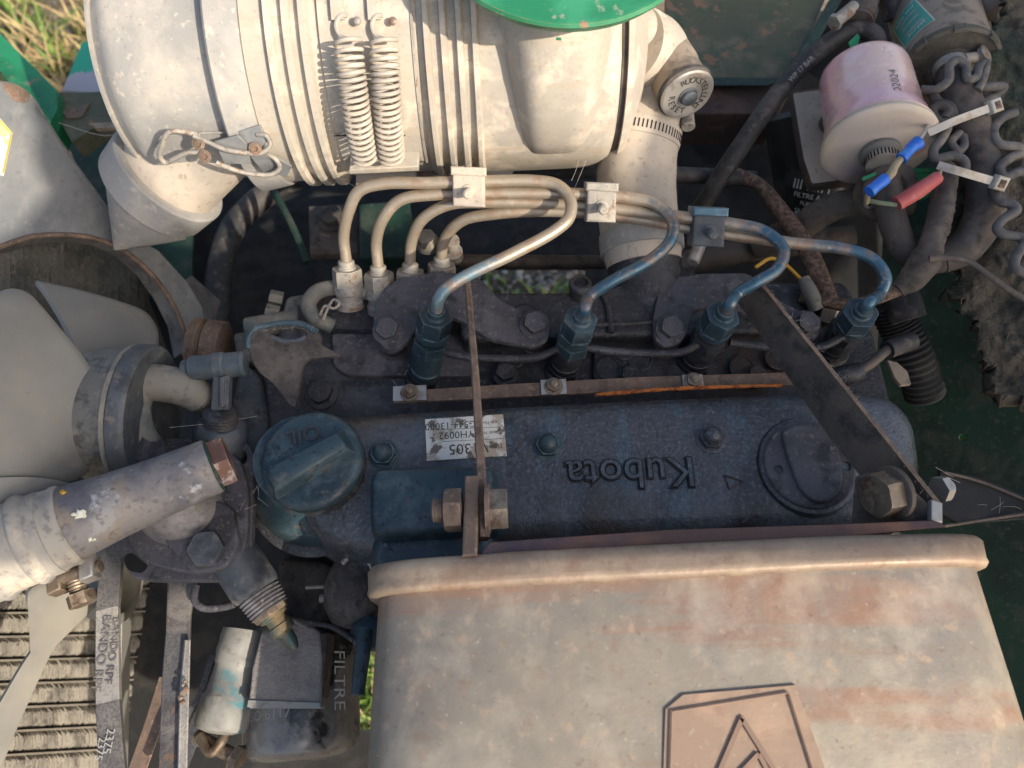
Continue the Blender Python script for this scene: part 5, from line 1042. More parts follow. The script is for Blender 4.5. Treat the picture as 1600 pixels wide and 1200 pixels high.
# brown bulb and blue handle
t = thing('drain_bulb', 'brown-black oily elbow bulb between the valve cover and the muffler corner', 'fitting', P(556, 930, -40))
part('bulb', G().lathe(P(562, 880, -50), (P(548, 965, -60) - P(562, 880, -50)), [(9, -14), (13, -4), (17, 6), (19, 16), (17, 28), (12, 36), (0, 40)], 40).lumpy(.6, .06), 'grime', t)
part('clip_band', G().tube([P(535, 880, -34), P(556, 862, -32), P(572, 872, -32), P(590, 900, -34)], 1.6, 8), 'dust_steel', t)
BHn = thing('blue_handle', 'dark blue rounded cock handle pointing down over the grass', 'handle', P(568, 1010, -40))
part('handle_grip', G().tube([P(570, 984, -44), P(568, 1010, -42), P(563, 1050, -42), P(559, 1086, -42)], [4.6, 4.6, 4.2, 3.8], 24, hint=(1, 0, 0)), 'blue', BHn)
part('handle_hub', G().lathe(P(576, 990, -52), (0, .1, 1), [(10, 0), (10, 5), (8, 7), (0, 8)], 30), 'blue', BHn)
part('side_lump', G().slab(fillet(pxs([(430, 870), (520, 880), (530, 960), (500, 985), (440, 960)], -80), 6), Z, 60, 4).lumpy(2, .05), 'grime', BL)
t = thing('wire_bracket', 'thin bent wire bracket on the dirty block side', 'bracket', P(500, 920, -62))
part('bracket_wire', G().tube([P(478, 918, -60), P(528, 916, -60)], 1.2, 8, 1).tube([P(500, 935, -60), P(526, 935, -60)], 2.6, 8, 1), 'dust_steel', t)
# ================================================================ green frame pieces top left and behind
t = thing('front_rail', 'green painted front rail crossing the top left corner', 'rail', P(40, 120, -60))
part('rail_web', G().slab(pxs([(-120, -70), (0, 52), (88, 140), (90, 168), (76, 196), (40, 165), (0, 110), (-120, 20)], -70), V((0, 0, 1)), 30, .8), 'green', t)
t = thing('cross_rail', 'dusty grey-green cross rail with peeled rust beneath the canister end', 'rail', P(140, 180, -80))
part('rail_top', G().slab(pxs([(88, 144), (200, 142), (215, 192), (150, 196), (112, 222), (84, 172)], -80), Z, 20, .8), 'greengrey', t)
part('torn_rust_flap', G().slab(pxs([(92, 168), (104, 176), (125, 166), (140, 160), (128, 182), (104, 184)], -78), Z, 1.2, .3), 'strap', t)
part('pink_edge', G().slab(pxs([(138, 192), (215, 188), (220, 198), (150, 200)], -78), Z, 4, .5), 'mufrim', t)
t = thing('guard_plate', 'peeling teal and lilac guard plate left of the canister', 'plate', P(130, 110, -110))
part('guard_sheet', G().slab(pxs([(96, 142), (128, 66), (150, 58), (210, 150), (200, 150)], -110), V((-.1, -.1, 1)), 6, .8), 'peel', t)
t = thing('inner_panel', 'deep green inner panel behind the dust valve', 'panel', P(160, 270, -140))
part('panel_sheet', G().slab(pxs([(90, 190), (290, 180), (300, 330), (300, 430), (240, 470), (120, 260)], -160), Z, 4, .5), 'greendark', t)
part('shade_backing', G().slab(pxs([(300, 250), (720, 240), (960, 240), (960, 405), (730, 410), (560, 440), (420, 560), (280, 600), (230, 460), (290, 440)], -190), Z, 4, .5), 'dark', t)  # black sheet standing in for the deep shade around the pump
t = thing('back_panel', 'green rear body panel with a sun-lit corner behind the indicator', 'panel', P(1150, 60, -60))
part('panel_sheet', G().slab(pxs([(1040, -90), (1330, -90), (1262, 60), (1235, 108), (1225, 122), (1060, 128), (1040, 60)], -90), V((0, -.3, 1)), 5, .6), 'greengrey', t)
part('lower_lip', G().slab(pxs([(1055, 120), (1230, 122), (1200, 134), (1060, 134)], -86), V((0, -.6, 1)), 4, .6), 'greendark', t)
t = thing('rear_crossmember', 'dark dusty crossmember under the rear green panel', 'crossmember', P(1150, 150, -90))
part('beam', G().slab(pxs([(1060, 134), (1240, 130), (1215, 178), (1060, 178)], -95), Z, 40, 1.5), 'darkbrown', t)
t = thing('pump_mount', 'dusty steel mount with a hex bolt and green box behind the pump nuts', 'mount', P(520, 350, -80))
part('mount_plate', G().slab(pxs([(482, 322), (556, 318), (560, 396), (484, 398)], -145), Z, 8, 1), 'rubberdust', t)
bolt(t, P(519, 342, -144), Z, 10, 7, m='rubberdust', dish=False)
part('green_box', G().slab(fillet(pxs([(560, 318), (640, 312), (650, 390), (630, 402), (562, 404)], -120), 3), Z, 20, 2), 'greendark', t)
part('green_strut', G().tube([P(420, 285, -100), P(455, 350, -100), P(480, 410, -100)], 3, 8), 'greendark', t)
t = thing('rear_pipes', 'thin dark pipes running behind the injection lines', 'pipes', P(850, 270, -60))
part('pipe_run', G().tube([P(655, 272, -50), P(760, 270, -52), P(930, 268, -55)], 5, 14), 'rubber', t)
part('pipe_run', G().tube([P(1045, 272, -60), P(1120, 276, -60), P(1180, 280, -60)], 6, 14), 'rubber', t)
solo('left_hose', G().tube([P(462, 278, -150), P(410, 308, -150), P(365, 355, -150), P(344, 420, -150), P(338, 510, -150)], 11, 24), 'rubber', 'dark hose curving down in the shadow left of the injection pump', 'hose')
# ================================================================ right side: filters, hoses, wiring, felt
TC = lambda p: (CAM - p).normalized()
def tubepx(pts, r, seg=24, k=10, **kw): return G().tube([P(*p) for p in pts], r, seg, k, **kw)
# inline fuel filter
fc = P(1374, 232, 12); fr_ = mm(83, fc)
fx = (-UP * .80 + RT * .17 + TC(fc) * .56).normalized()
FF = thing('fuel_filter', 'pink translucent plastic inline fuel filter with a milky yellow end disc', 'fuel filter', fc)
cup = part('cup', G().lathe(fc - fx * 70, fx, [(0, 0), (fr_ * .78, 0), (fr_ * .84, 2), (fr_ * .86, 6), (fr_ * .88, 30), (fr_ * .89, 50), (fr_ * .95, 54), (fr_ * .96, 62), (fr_ * .97, 66)], 96), 'pink', FF)
part('end_disc', G().lathe(fc - fx * 5, fx, [(fr_ * .98, 0), (fr_ * 1.03, 1), (fr_ * 1.04, 3), (fr_ * 1.0, 4.4), (fr_ * .9, 5.2), (fr_ * .5, 7), (fr_ * .26, 8.5), (0, 8.5)], 96), 'milky', FF)
part('rim_line', G().lathe(fc - fx * 7, fx, [(fr_ * .97, 0), (fr_ * 1.02, .8), (fr_ * .98, 2)], 96), 'milky', FF)
na = fc + fx * 3
part('grey_neck', G().lathe(na, fx, [(13, 0), (13.5, 3), (12, 5), (9, 6)], 40), 'hosegrey', FF)
def body_fn(c0, axd, r, px, py, rot=0, lift=.2):
    """map flat print onto a cylinder (text x along 'rot' degrees clockwise from picture right)"""
    c = CYL(px, py, c0, c0 + axd * 10, r); a0_ = (c - c0).dot(axd); base = (c - c0 - axd * a0_).normalized(); side = axd.cross(base)
    if side.x < 0: side = -side
    ca, sa = math.cos(R(rot)), math.sin(R(rot)); sgn = -1 if axd.dot(UP) < 0 else 1
    def fn(u, v, w_):
        du, dv = u * ca + v * sa, -u * sa + v * ca
        an = du / r; return c0 + axd * (a0_ + sgn * dv) + (base * math.cos(an) + side * math.sin(an)) * (r + w_ + lift)
    return fn
part('date_print', text_geo('08202024', body_fn(fc - fx * 70, fx, fr_ * .895, 1402, 136, -90), 7.5, spacing=1.1), 'printfade', cup)
nd = fx
part('slotted_band', G().lathe(na + nd * 5, nd, [(9, 0), (10.6, .2), (10.8, 7), (9, 7.4)], 48), 'zinc', FF)
g = G(); xx, yy, _ = basis(nd)
for i in range(30):
    a = 2 * math.pi * i / 30; o = xx * math.cos(a) + yy * math.sin(a); g.box(na + nd * 8.6 + o * 10.8, nd * 2.4, nd.cross(o) * .45, o * .2, .05)
part('band_slots', g, 'black', FF, kind='stuff')
RG = thing('rubber_grommet', 'wide black rubber grommet under the milky end disc', 'grommet', P(1385, 275, 8))
gm = P(1388, 292, 0); part('grommet_ring', G().lathe(gm, (-.1, -.75, .66), [(7, 0), (15, 0), (17.5, 2), (17.5, 5), (15, 7), (10, 7.6), (7, 5)], 56), 'rubberdust', RG)
part('second_ring', G().lathe(P(1384, 300, -8), (-.1, -.7, .7), [(8, -4), (18, -4), (21, -1), (19, 3), (8, 4)], 56), 'rubberdust', RG)
part('green_shim', G().slab([P(1347, 277, 12), P(1369, 268, 12), P(1369, 273, 12), P(1348, 282, 12)], Z, 1, .2), 'green', RG)
GB = thing('green_bracket', 'bright green painted bracket between the filter and the taped loom', 'bracket', P(1440, 290, -10))
part('bracket_sheet', G().slab([P(1408, 265, -8), P(1465, 263, -8), P(1464, 300, -10), P(1440, 312, -10), P(1425, 305, -10)], Z, 2, .4), 'green', GB)
part('bracket_edge', G().slab([P(1410, 262, -6), P(1464, 262, -6), P(1464, 268, -6), P(1412, 267, -6)], Z, 1, .3), 'green', GB)
solo('green_tag', G().slab([P(1326, 66, 16), P(1340, 52, 18), P(1344, 58, 18), P(1335, 84, 14), P(1330, 78, 14)], (0, -.5, .9), 1.2, .2), 'green', 'small bright green tag above the pink fuel filter', 'tag')
# canister behind with teal label
cc0, cc1 = P(1440, -40, 10), P(1484, 112, 8); cfx = ((cc1 - cc0).normalized() * .86 + TC(cc1) * .40).normalized(); cR = mm(69, cc1)
FP = thing('fuel_pump', 'dusty tan electric pump canister with a teal label at the top right', 'fuel pump', cc1)
pb = part('canister', G().lathe(cc1 - cfx * 75, cfx, [(0, 0), (cR * .98, 0), (cR * .98, 60), (cR, 66), (cR * 1.0, 70)], 80), 'pumptan', FP)
part('end_cover', G().lathe(cc1 - cfx * 6, cfx, [(cR * 1.0, 0), (cR * 1.05, .6), (cR * 1.06, 3), (cR * 1.03, 5), (cR * .98, 5.6), (cR * .92, 4.6), (cR * .55, 5.5), (cR * .5, 9), (cR * .48, 16), (cR * .42, 18), (0, 18)], 80), 'pumpgrey', FP)
g = G(); x_, y_, _ = basis(cfx)
for i in range(8):
    a = 2 * math.pi * (i + .3) / 8; o = x_ * math.cos(a) + y_ * math.sin(a); tg = cfx.cross(o); part('crimp_tab', G().box(cc1 + o * cR * 1.03 - cfx * 2, tg * 4.2, cfx * 3.6, o * 1.2, .5), 'pumpgrey', FP)
lf = body_fn(cc1 - cfx * 75, cfx, cR * .98, 1421, 36, -13, .3)
g = G(); n = 12
w2, h2 = 12.5, 19
g.ringed([[lf(-w2 + 2 * w2 * j / n, v, 0) for j in range(n + 1)] for v in (-h2, -h2 / 3, h2 / 3, h2)], closed=False, cap0=False, cap1=False); part('label_border', g, 'white', pb)
lf2 = body_fn(cc1 - cfx * 75, cfx, cR * .98, 1421, 36, -13, .5); w2, h2 = 11.6, 18
g = G().ringed([[lf2(-w2 + 2 * w2 * j / n, v, 0) for j in range(n + 1)] for v in (-h2, -h2 / 3, h2 / 3, h2)], closed=False, cap0=False, cap1=False); LBn = part('teal_label', g, 'labelgreen', pb)
lf3 = lambda dx, dy: (lambda f: lambda u, v, w_: f(-u + dx, -v + dy, w_))(body_fn(cc1 - cfx * 75, cfx, cR * .98, 1421, 36, -13, .75))
for s_, dx, dy, sz in (('JAPAN', 1, -13, 4.6), ('FUEL PUMP', 0, 12, 3.6)): LBn2 = text_geo(s_, lf3(dx, dy), sz); part('label_print', LBn2, 'printwhite', pb)
for dy in (-9, -1, 6.5):
    part('label_bar', G().ringed([[lf2(-7 + 15 * j / 6, dy + v, .15) for j in range(7)] for v in (-1.2, 1.2)], closed=False, cap0=False, cap1=False), 'printgrey', pb)
# tan bracket behind at top right
t = thing('curled_bracket', 'brown curled steel bracket at the top right corner', 'bracket', P(1560, 10, 10))
part('curled_sheet', G().tube([P(1530, -40, 10), P(1550, 10, 10), P(1566, 22, 8)], [9, 9, 7], 20), 'pumptan', t); part('inner_curl', G().slab([P(1548, 22, 6), P(1572, 12, 6), P(1580, 60, 0), P(1560, 66, 0)], Z, 2, .3), 'dark', t)
# black spin-on filter with square steel mount
HF = thing('spin_on_filter', 'black spin-on filter with white lettering below a square dusty steel mount', 'filter', P(1280, 260, -60))
h0, h1 = P(1258, 180, -70), P(1282, 345, -120); hfx = (h1 - h0).normalized(); hR = 32
hcn = part('can', G().lathe(h0, hfx, [(hR * .9, -6), (hR, -2), (hR, 60), (hR * .9, 72), (hR * .4, 76), (0, 76)], 72), 'blackcan', HF)
hl = (h1 - h0).length
for s_, x, y, sz, ro in (('III HIFI', 1272, 292, 11, 22), ('FILTRE A G', 1270, 308, 5.5, 22), ('FUEL FI', 1268, 320, 4.6, 22), ('SN', 1252, 330, 6, 14)):
    part('can_print', text_geo(s_, body_fn(h0, hfx, hR, x - 4, y, ro, .3), sz), 'printwhite', hcn)
mp = [P(1236, 142, -30), P(1300, 134, -30), P(1322, 200, -30), P(1340, 282, -34), P(1268, 292, -34), P(1254, 250, -32)]
part('mount_plate', G().slab(fillet(mp, 2), (mp[1] - mp[0]).cross(mp[4] - mp[0]) * -1, 7, 1), 'pumptan' if False else 'darkbrown', HF)
mpn = ((mp[1] - mp[0]).cross(mp[4] - mp[0]) * -1).normalized()
part('mount_face', G().slab(fillet([p.lerp(sum(mp, V()) / 6, .06) + mpn * .6 for p in mp], 2), mpn, 1.2, .4), 'cream2', HF)
part('mount_stud', G().lathe(P(1292, 196, -28), (.2, -.2, 1), [(7, 0), (7, 3), (5.5, 4), (5.5, 9), (3, 10), (0, 10)], 28), 'rubberdust', HF)
# black printed hose from the top to the lower left
BHs = thing('printed_hose', 'long black rubber hose with pale WP 17 BAR print slanting down from the pink filter', 'hose', P(1230, 130, 0))
hpt = [P(1372, 78, 0), P(1366, 56, 4), P(1338, 46, 4), P(1300, 64, 0), P(1250, 106, -8), P(1205, 160, -18), P(1155, 232, -32), P(1110, 300, -56), P(1078, 360, -90), P(1060, 440, -130)]
bh = part('hose_tube', G().tube(hpt, 6.8, 28, 10), 'rubber', BHs)
def along(s_, p0, p1, r, size, par, off=0.0):
    d = (p1 - p0).normalized(); c = (p0 + p1) / 2; o = TC(c); o = (o - d * o.dot(d)).normalized(); yv = o.cross(d)
    part('hose_print', text_geo(s_, lambda u, v, w_: c + d * u + (o * math.cos((v + off) / r) + yv * math.sin((v + off) / r)) * (r + .2), size), 'printgrey', par)
along('WP 17 BAR  .17', P(1222, 138, -13), P(1284, 76, -3), 6.9, 5, bh)
# clamped stub at the top
t = thing('top_hose', 'dark hose stub with a screw clamp at the top beside the green panel', 'hose', P(1345, 10, 10))
part('hose_tube', tubepx([(1366, -40, 6), (1352, 0, 8), (1342, 34, 8)], 9.5), 'rubberdust', t)
q0, q1 = P(1349, 16, 8), P(1344, 30, 8); part('clamp_band', G().cyl(q0, q1, 10.4, 32), 'strapdark', t)
q0, q1 = P(1335, 10, 14), P(1308, 32, 14); part('clamp_screw', G().cyl(q0, q1, 4.6, 18), 'dust_steel', t); part('screw_head', G().hexa(q1, q1 - q0, 5.8, 4), 'dust_steel', t)
solo('top_hose', tubepx([(1398, -60, 0), (1392, -10, 0), (1396, 30, -10)], 8), 'rubber', 'black hose end passing behind the tan canister at the top', 'hose')
# braided hose
solo('braided_hose', tubepx([(1150, 272, -60), (1185, 288, -55), (1220, 330, -48), (1255, 378, -44), (1275, 420, -42), (1292, 462, -40), (1306, 490, -38)], [5, 5, 6, 6.5, 6.8, 6.6, 6.2]), 'braid', 'brown fuzzy braided hose running down to the last injector', 'hose')
t = thing('cross_hose', 'dusty black hose crossing under the filter toward the braided hose', 'hose', P(1330, 325, -30))
part('hose_tube', tubepx([(1425, 318, -20), (1375, 318, -22), (1320, 318, -28), (1285, 332, -38), (1250, 355, -56), (1180, 385, -80)], [8, 9, 9.5, 10, 10.5, 10.5], wob=.15), 'rubberdust', t)
part('wire_eye', G().tube([P(1366, 308, -4), P(1358, 312, -4), P(1352, 318, -4), P(1356, 324, -4), P(1366, 322, -4)], 1.2, 8), 'zinc', t)
part('hose_clamp', G().cyl(P(1318, 305, -30), P(1322, 336, -30), 4, 16), 'darkbrown', t)
solo('lower_hose', tubepx([(1330, 372, -90), (1240, 380, -90), (1160, 392, -90), (1080, 410, -90), (1040, 420, -80)], 10), 'rubberdust', 'dark hose low in the shadow behind the blue injection lines', 'hose')
# big U hose
UH = thing('return_hose', 'thick dusty rubber U-shaped hose from the tan canister back up to the fuel filter', 'hose', P(1500, 300, 10))
ua = tubepx([(1486, 108, 18), (1494, 135, 20), (1510, 180, 20), (1530, 240, 16), (1542, 300, 10), (1532, 350, 4), (1505, 388, 0), (1468, 406, -4)], [9.5, 12, 12.6, 12.6, 12.4, 12, 11, 9.5], 32)
part('hose_tube', ua, 'rubberdust', UH)
part('hose_tube', tubepx([(1475, 405, -4), (1440, 408, -4), (1415, 390, -2), (1398, 355, 2), (1390, 320, 4), (1384, 280, 6)], [8.6, 8.6, 8.8, 9.0, 9.2, 9.2], 32), 'rubberdust', UH)
du_ = (P(1494, 135, 20) - P(1486, 108, 18)).normalized(); q = P(1486, 106, 18); part('neck_clamp', G().lathe(q - du_ * 2, du_, [(9, 0), (11.4, .2), (11.4, 7), (9, 7.4)], 40), 'zinc', UH)
part('clamp_screw', G().cyl(P(1506, 92, 26), P(1536, 88, 26), 3.6, 16), 'dust_steel', UH); part('screw_head', G().lathe(P(1534, 88, 26), (.6, 0, .8), [(6, 0), (6.5, 3), (5, 4), (0, 4)], 24), 'dust_steel', UH)
# taped loom and branch
TL = thing('taped_loom', 'wrinkled tape-wrapped wiring loom running down between the hoses', 'wiring loom', P(1465, 340, 18))
g = tubepx([(1480, 262, 22), (1475, 300, 20), (1468, 340, 16), (1456, 380, 12), (1445, 408, 8), (1425, 435, 0), (1404, 452, -6)], [6.6, 7.2, 7.6, 7.4, 9.5, 8.6, 5.6], 36, 16)
for i, p in enumerate(g.v):
    a = mnoise.noise(V((p.x * .10, (p.y + p.x * .5) * .55, p.z * .1))); g.v[i] = p + V((0, 0, 1)) * a * 1.5 + V((a * .6, 0, 0))
part('tape_wrap', g, 'rubberdust', TL, sharp=60)
part('bare_branch', tubepx([(1410, 448, -5), (1380, 462, -12), (1340, 474, -20), (1300, 474, -28), (1250, 466, -36)], [4.8, 4.2, 3.6, 3.6, 3.4]), 'braid', TL)
solo('thin_wire', tubepx([(1452, 404, 20), (1480, 403, 22), (1512, 408, 20), (1545, 430, 18), (1585, 458, 16), (1640, 486, 14)], 1.9, 12), 'rubberdust', 'thin grey wire arching right across the felt', 'wire')
# cable ties
def tie(a, b, hd, w_, label, mid=None):
    t = thing('cable_tie', label, 'cable tie', P(*a), 'cable ties round the thick hose')
    pts = [P(*a)] + ([P(*m_) for m_ in mid] if mid else []) + [P(*b)]; c = spline(pts, 8); rings = []
    for i, p in enumerate(c):
        d = (c[min(i + 1, len(c) - 1)] - c[max(i - 1, 0)]).normalized(); n_ = TC(p); n_ = (n_ - d * n_.dot(d)).normalized(); s_ = d.cross(n_)
        rings.append([p + s_ * w_ / 2, p + s_ * w_ / 2 + n_ * 1.1, p - s_ * w_ / 2 + n_ * 1.1, p - s_ * w_ / 2])
    part('strap', G().ringed(rings), 'white', t)
    q = P(*hd); d = (pts[-1] - pts[-2]).normalized(); n_ = TC(q); n_ = (n_ - d * n_.dot(d)).normalized(); s_ = d.cross(n_)
    hb_ = part('head', G().box(q, d * 4.0, s_ * 4.4, n_ * 3, 1.2), 'white', t)
    part('head_slot', G().box(q + n_ * 3.1, d * 2.0, s_ * 2.4, n_ * .3, .1), 'braid', hb_)
tie((1450, 208, 30), (1543, 170, 36), (1554, 166, 36), 5.0, 'upper cable tie with its square head pointing up right', [(1490, 190, 36)])
tie((1466, 258, 30), (1548, 282, 30), (1562, 286, 30), 5.0, 'lower cable tie, yellowish, its square head at the right', [(1500, 268, 34)])
# coiled wires
CW = thing('coiled_wire', 'kinked grey coiled wire looping over the canister neck', 'wire', P(1480, 120, 28))
part('wire_run', tubepx([(1440, 140, 24), (1462, 140, 28), (1482, 126, 32), (1484, 102, 34), (1496, 94, 35), (1508, 104, 34), (1512, 124, 34), (1524, 122, 34), (1530, 104, 34), (1540, 98, 34), (1536, 122, 33), (1526, 142, 32)], 2.9, 16), 'wiregrey', CW)
part('wire_run', tubepx([(1524, 136, 30), (1548, 136, 32), (1568, 136, 32), (1556, 148, 28), (1536, 160, 26)], 2.9, 16), 'wiregrey', CW)
CW2 = thing('coiled_wire', 'dark knotted coil of wire under the upper cable tie', 'wire', P(1465, 180, 30))
part('wire_run', tubepx([(1458, 148, 24), (1466, 160, 28), (1484, 168, 33), (1488, 182, 34), (1474, 192, 33), (1460, 184, 32), (1458, 172, 32), (1470, 166, 34), (1482, 174, 35), (1476, 186, 34)], 3.2, 16), 'rubberdust', CW2)
part('wire_run', tubepx([(1480, 200, 26), (1472, 216, 28), (1458, 236, 28), (1462, 248, 28), (1490, 244, 30), (1506, 252, 30), (1508, 266, 28)], 3.1, 16), 'wiregrey', CW2)
part('wire_run', tubepx([(1500, 208, 24), (1486, 222, 24), (1496, 236, 24), (1506, 228, 24), (1504, 212, 24)], 2.8, 14), 'wiregrey', CW2)
CW3 = thing('coiled_wire', 'long springy grey wire coil hanging at the right edge against the felt', 'wire', P(1570, 300, 20))
part('wire_run', tubepx([(1586, 176, 26), (1566, 184, 28), (1552, 204, 28), (1560, 224, 28), (1590, 230, 28), (1600, 236, 26), (1580, 246, 26), (1562, 262, 26), (1568, 276, 26), (1594, 268, 26), (1620, 268, 24)], 3.0, 16), 'wiregrey', CW3)
part('wire_run', tubepx([(1552, 292, 22), (1562, 314, 24), (1582, 320, 26), (1588, 328, 26), (1566, 344, 24), (1558, 358, 24), (1568, 366, 24), (1596, 372, 24), (1600, 382, 24), (1588, 400, 24), (1586, 418, 24), (1610, 430, 22)], 3.0, 16), 'wiregrey', CW3)
# crimps and sleeve
CR = thing('crimp_splice', 'bright blue crimp connectors joining thin wires in front of the filter disc', 'connector', P(1400, 260, 40))
def seg_(a, b, r, m, nm, ch=.6): return part(nm, G().cyl(P(*a), P(*b), r, 20, ch), m, CR)
part('blue_crimp', G().tube([P(1408, 248, 40), P(1418, 238, 41), P(1424, 231, 41), P(1436, 222, 42)], [3.8, 3.2, 3.6, 4.2], 20), 'bluewire', CR)
part('blue_crimp', G().tube([P(1358, 300, 36), P(1370, 290, 37), P(1384, 279, 38)], [3.8, 3.6, 3.8], 20), 'bluewire', CR)
part('wire', tubepx([(1380, 282, 37), (1392, 272, 39), (1398, 260, 40), (1410, 245, 40)], [2.2, 2.8, 2.4, 2], 14), 'wiretan', CR)
part('wire', tubepx([(1432, 225, 42), (1442, 210, 40), (1450, 196, 34)], 1.4, 10), 'zinc', CR)
part('wire', tubepx([(1362, 297, 36), (1356, 306, 30), (1354, 316, 20)], 1.8, 10), 'wiretan', CR)
RS = thing('red_sleeve', 'faded red insulating sleeve on a pale green wire', 'sleeve', P(1432, 300, 30))
part('sleeve', tubepx([(1402, 318, 28), (1432, 300, 32), (1464, 278, 30)], [4.6, 4.8, 4.2], 24), 'redwire', RS)
part('wire', tubepx([(1358, 314, 20), (1375, 317, 24), (1402, 320, 28)], 1.4, 10), 'wiregreen', RS); part('wire', tubepx([(1462, 280, 30), (1468, 272, 30), (1470, 262, 28)], 1.2, 8), 'dust_steel', RS)
solo('red_wire_connector', G().dome(P(1494, 256, 24), (0, -.3, 1), 4, 4, 20, 6), 'redwire', 'small dark red wire cap between the two cable ties', 'connector')
solo('yellow_wire', tubepx([(1180, 418, -40), (1205, 404, -38), (1225, 412, -38), (1255, 440, -38)], 1.3, 8), 'wireyellow', 'thin yellow wire behind the rightmost mounting plate', 'wire')
solo('tan_connector', tubepx([(1256, 436, -30), (1268, 462, -30), (1276, 484, -34)], [4.2, 5.4, 5.0], 20), 'hosegrey', 'grey-tan plug connector beside the braided hose', 'connector')
t = thing('hose_end_fitting', 'brown steel fitting and clamp where the braided hose ends', 'fitting', P(1305, 490, -34))
part('fitting_hex', G().hexa(P(1296, 505, -36), (P(1304, 478, -30) - P(1296, 505, -36)), 9, 9), 'nutrust', t); part('fitting_band', G().cyl(P(1306, 470, -34), P(1318, 492, -34), 4, 16), 'strap', t)
# corrugated conduit and round fittings
cg = []; sp_ = spline([P(1386, 470, -70), P(1405, 510, -80), (P(1428, 560, -90)), P(1446, 620, -110)], 14); g = G()
g.tube(sp_, [13 + (1.6 if i % 2 else 0) for i in range(len(sp_))], 28, 2)
solo('corrugated_conduit', g, 'dark', 'black corrugated conduit dropping into the dark beside the valve cover', 'conduit')
solo('conduit_boot', tubepx([(1400, 445, -60), (1412, 480, -62), (1420, 500, -64)], [12, 13, 12]), 'rubber', 'dark rubber boot at the top of the corrugated conduit', 'boot')
t = thing('tan_fragment', 'tan flange edge showing behind the valve cover at the right', 'flange', P(1400, 580, -60))
part('flange_edge', G().slab(pxs([(1386, 562), (1402, 566), (1418, 580), (1424, 600), (1408, 602), (1398, 590)], -50), Z, 3, .5), 'pumptan', t)
# felt insulation on the bulkhead
FE = thing('felt_insulation', 'thick dirty ragged felt insulation hanging at the right side', 'insulation', P(1560, 350, -20))
edge = [(1545, 60), (1522, 80), (1510, 150), (1500, 230), (1492, 300), (1480, 345), (1470, 392), (1500, 405), (1494, 440), (1486, 462), (1505, 470), (1500, 484), (1520, 500), (1528, 530), (1536, 560), (1552, 575), (1550, 612), (1570, 616), (1600, 622), (1900, 640), (1900, -100), (1600, -60)]
def inside(x, y):
    r_ = False; n_ = len(edge)
    for i in range(n_):
        x1, y1 = edge[i]; x2, y2 = edge[i - 1]
        if (y1 > y) != (y2 > y) and x < (x2 - x1) * (y - y1) / (y2 - y1) + x1: r_ = not r_
    return r_
g = G(); idx = {}; st_ = 4.0; fn_ = V((-.35, -.15, .92)).normalized(); f0 = P(1550, 400, -6)
def fpt(i, j):
    if (i, j) in idx: return idx[(i, j)]
    x, y = 1455 + i * st_, -90 + j * st_; nz = V((x * .02, y * .02, 0)); jx = mnoise.noise(nz * 3 + V((5, 0, 0))) * 5; jy = mnoise.noise(nz * 3 + V((0, 9, 0))) * 5
    p = PL(x + jx, y + jy, f0, fn_); p = p + fn_ * (mnoise.noise(nz * .9) * 6 + mnoise.noise(nz * 3) * 2.0 + mnoise.noise(nz * 9) * .9)
    idx[(i, j)] = len(g.v); g.v.append(p); g.t.append(0); return idx[(i, j)]
for i in range(100):
    for j in range(182):
        x, y = 1455 + (i + .5) * st_, -90 + (j + .5) * st_; nx_ = mnoise.noise(V((x * .05, y * .05, 3))) * 10 + mnoise.noise(V((x * .16, y * .16, 3))) * 6
        if inside(x + nx_, y + nx_ * .6): g.f.append((fpt(i, j), fpt(i, j + 1), fpt(i + 1, j + 1), fpt(i + 1, j)))
o = part('felt_pad', g, 'foam', FE, sharp=180); sm = o.modifiers.new('thickness', 'SOLIDIFY'); sm.thickness = .012; sm.offset = 1 if o.data.polygons[0].normal.dot(fn_) < 0 else -1
g2 = G(); pts_ = [p for p in g.v]
for _ in range(700):
    p = random.choice(pts_); d = (fn_ + V((random.uniform(-1, 1), random.uniform(-1, 1), random.uniform(-.4, .6)))).normalized(); L_ = random.uniform(2, 9); s_ = d.cross(V((random.random(), random.random(), 1))).normalized() * .13; m_ = p + d * L_ * .5 + s_ * random.uniform(-8, 8)
    g2.add([p - s_, p + s_, m_ + s_, m_ - s_, p + d * L_ + s_ * random.uniform(-20, 20)], [(0, 1, 2, 3), (3, 2, 4)])
part('stray_fibres', g2, mat('felt_fibre', (.17, .14, .095), rough=.95), FE, kind='stuff')
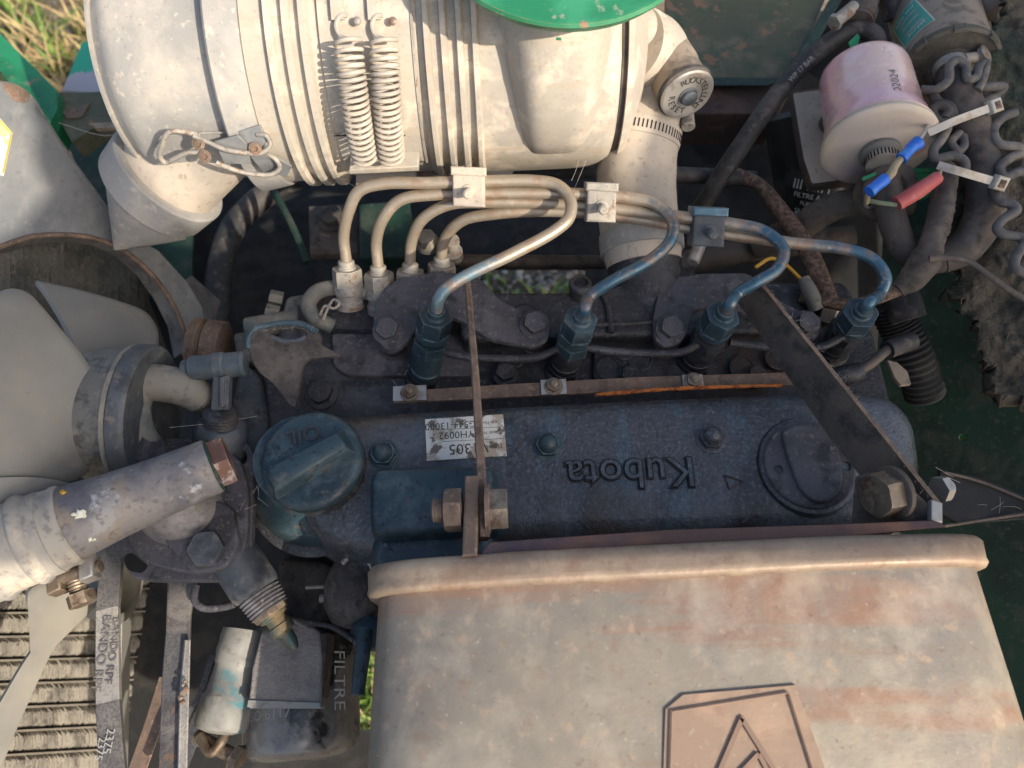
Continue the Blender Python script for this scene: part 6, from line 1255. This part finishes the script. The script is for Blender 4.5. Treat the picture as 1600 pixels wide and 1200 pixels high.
# black sheet added for the deep shade on the right and behind
t = thing('bulkhead', 'black bulkhead wall added as deep shade behind the right-hand hoses', 'bulkhead', P(1350, 300, -160))
part('shade_wall', G().slab([P(1060, 160, -160), P(1250, 100, -160), P(1345, -60, -100), P(1700, -80, -100), P(1700, 500, -120), P(1400, 640, -200), P(1060, 480, -200)], V((-.1, -.25, 1)), 5, .5), 'dark', t)
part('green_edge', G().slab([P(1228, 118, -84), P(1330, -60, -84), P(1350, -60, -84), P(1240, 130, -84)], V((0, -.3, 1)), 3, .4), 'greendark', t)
# cobwebs and stray hairs
g = G()
def thread(a, b, sag, r=.10):
    p, q = P(*a), P(*b); g.tube([p, (p + q) / 2 - Z * sag, q], r, 4, 6)
thread((510, 258, 0), (556, 292, 40), 3); thread((520, 258, 0), (552, 290, 40), 5); thread((742, 244, 10), (712, 266, 48), 1); thread((748, 240, 10), (728, 262, 48), 1); thread((905, 250, 20), (893, 282, 44), 2); thread((916, 250, 20), (895, 300, 44), 1)
thread((395, 770, 0), (470, 655, 0), 2); thread((265, 668, 5), (402, 650, -10), 2); thread((1462, 730, 20), (1540, 760, 0), 4); thread((1480, 745, 10), (1600, 790, 0), 3); thread((92, 192, -60), (210, 200, -60), 12, .25)
for cx_, cy_, n_, l0 in ((395, 775, 5, 30), (428, 742, 4, 18), (1555, 800, 4, 34), (620, 590, 3, 14)):
    z_ = 19 if cx_ == 428 else 6
    for _ in range(n_):
        a = random.uniform(0, 6.28); l_ = random.uniform(.4, 1) * l0; x = cx_ + random.uniform(-14, 14); y = cy_ + random.uniform(-14, 14); thread((x, y, z_), (x + l_ * math.cos(a), y + l_ * math.sin(a), z_ + random.uniform(0, 2)), random.uniform(-3, 1), .06)
for (x0, y0, z0_, x1, y1, z1_, n_) in ((731, 440, 22, 757, 835, 54, 40), (1190, 432, 15, 1460, 790, 54, 55), (390, 515, 10, 495, 512, 10, 24)):
    for _ in range(n_):
        f = random.random(); x, y, zz = x0 + (x1 - x0) * f, y0 + (y1 - y0) * f, z0_ + (z1_ - z0_) * f; a = random.uniform(0, 6.28); l_ = random.uniform(3, 13)
        thread((x, y, zz + .5), (x + l_ * math.cos(a) + 3, y + l_ * math.sin(a) * .6, zz + random.uniform(.5, 4)), random.uniform(-1.5, 1), .06)
solo('cobwebs', g, 'web', 'fine cobwebs and plant hairs caught between the parts', 'cobweb', kind='stuff')
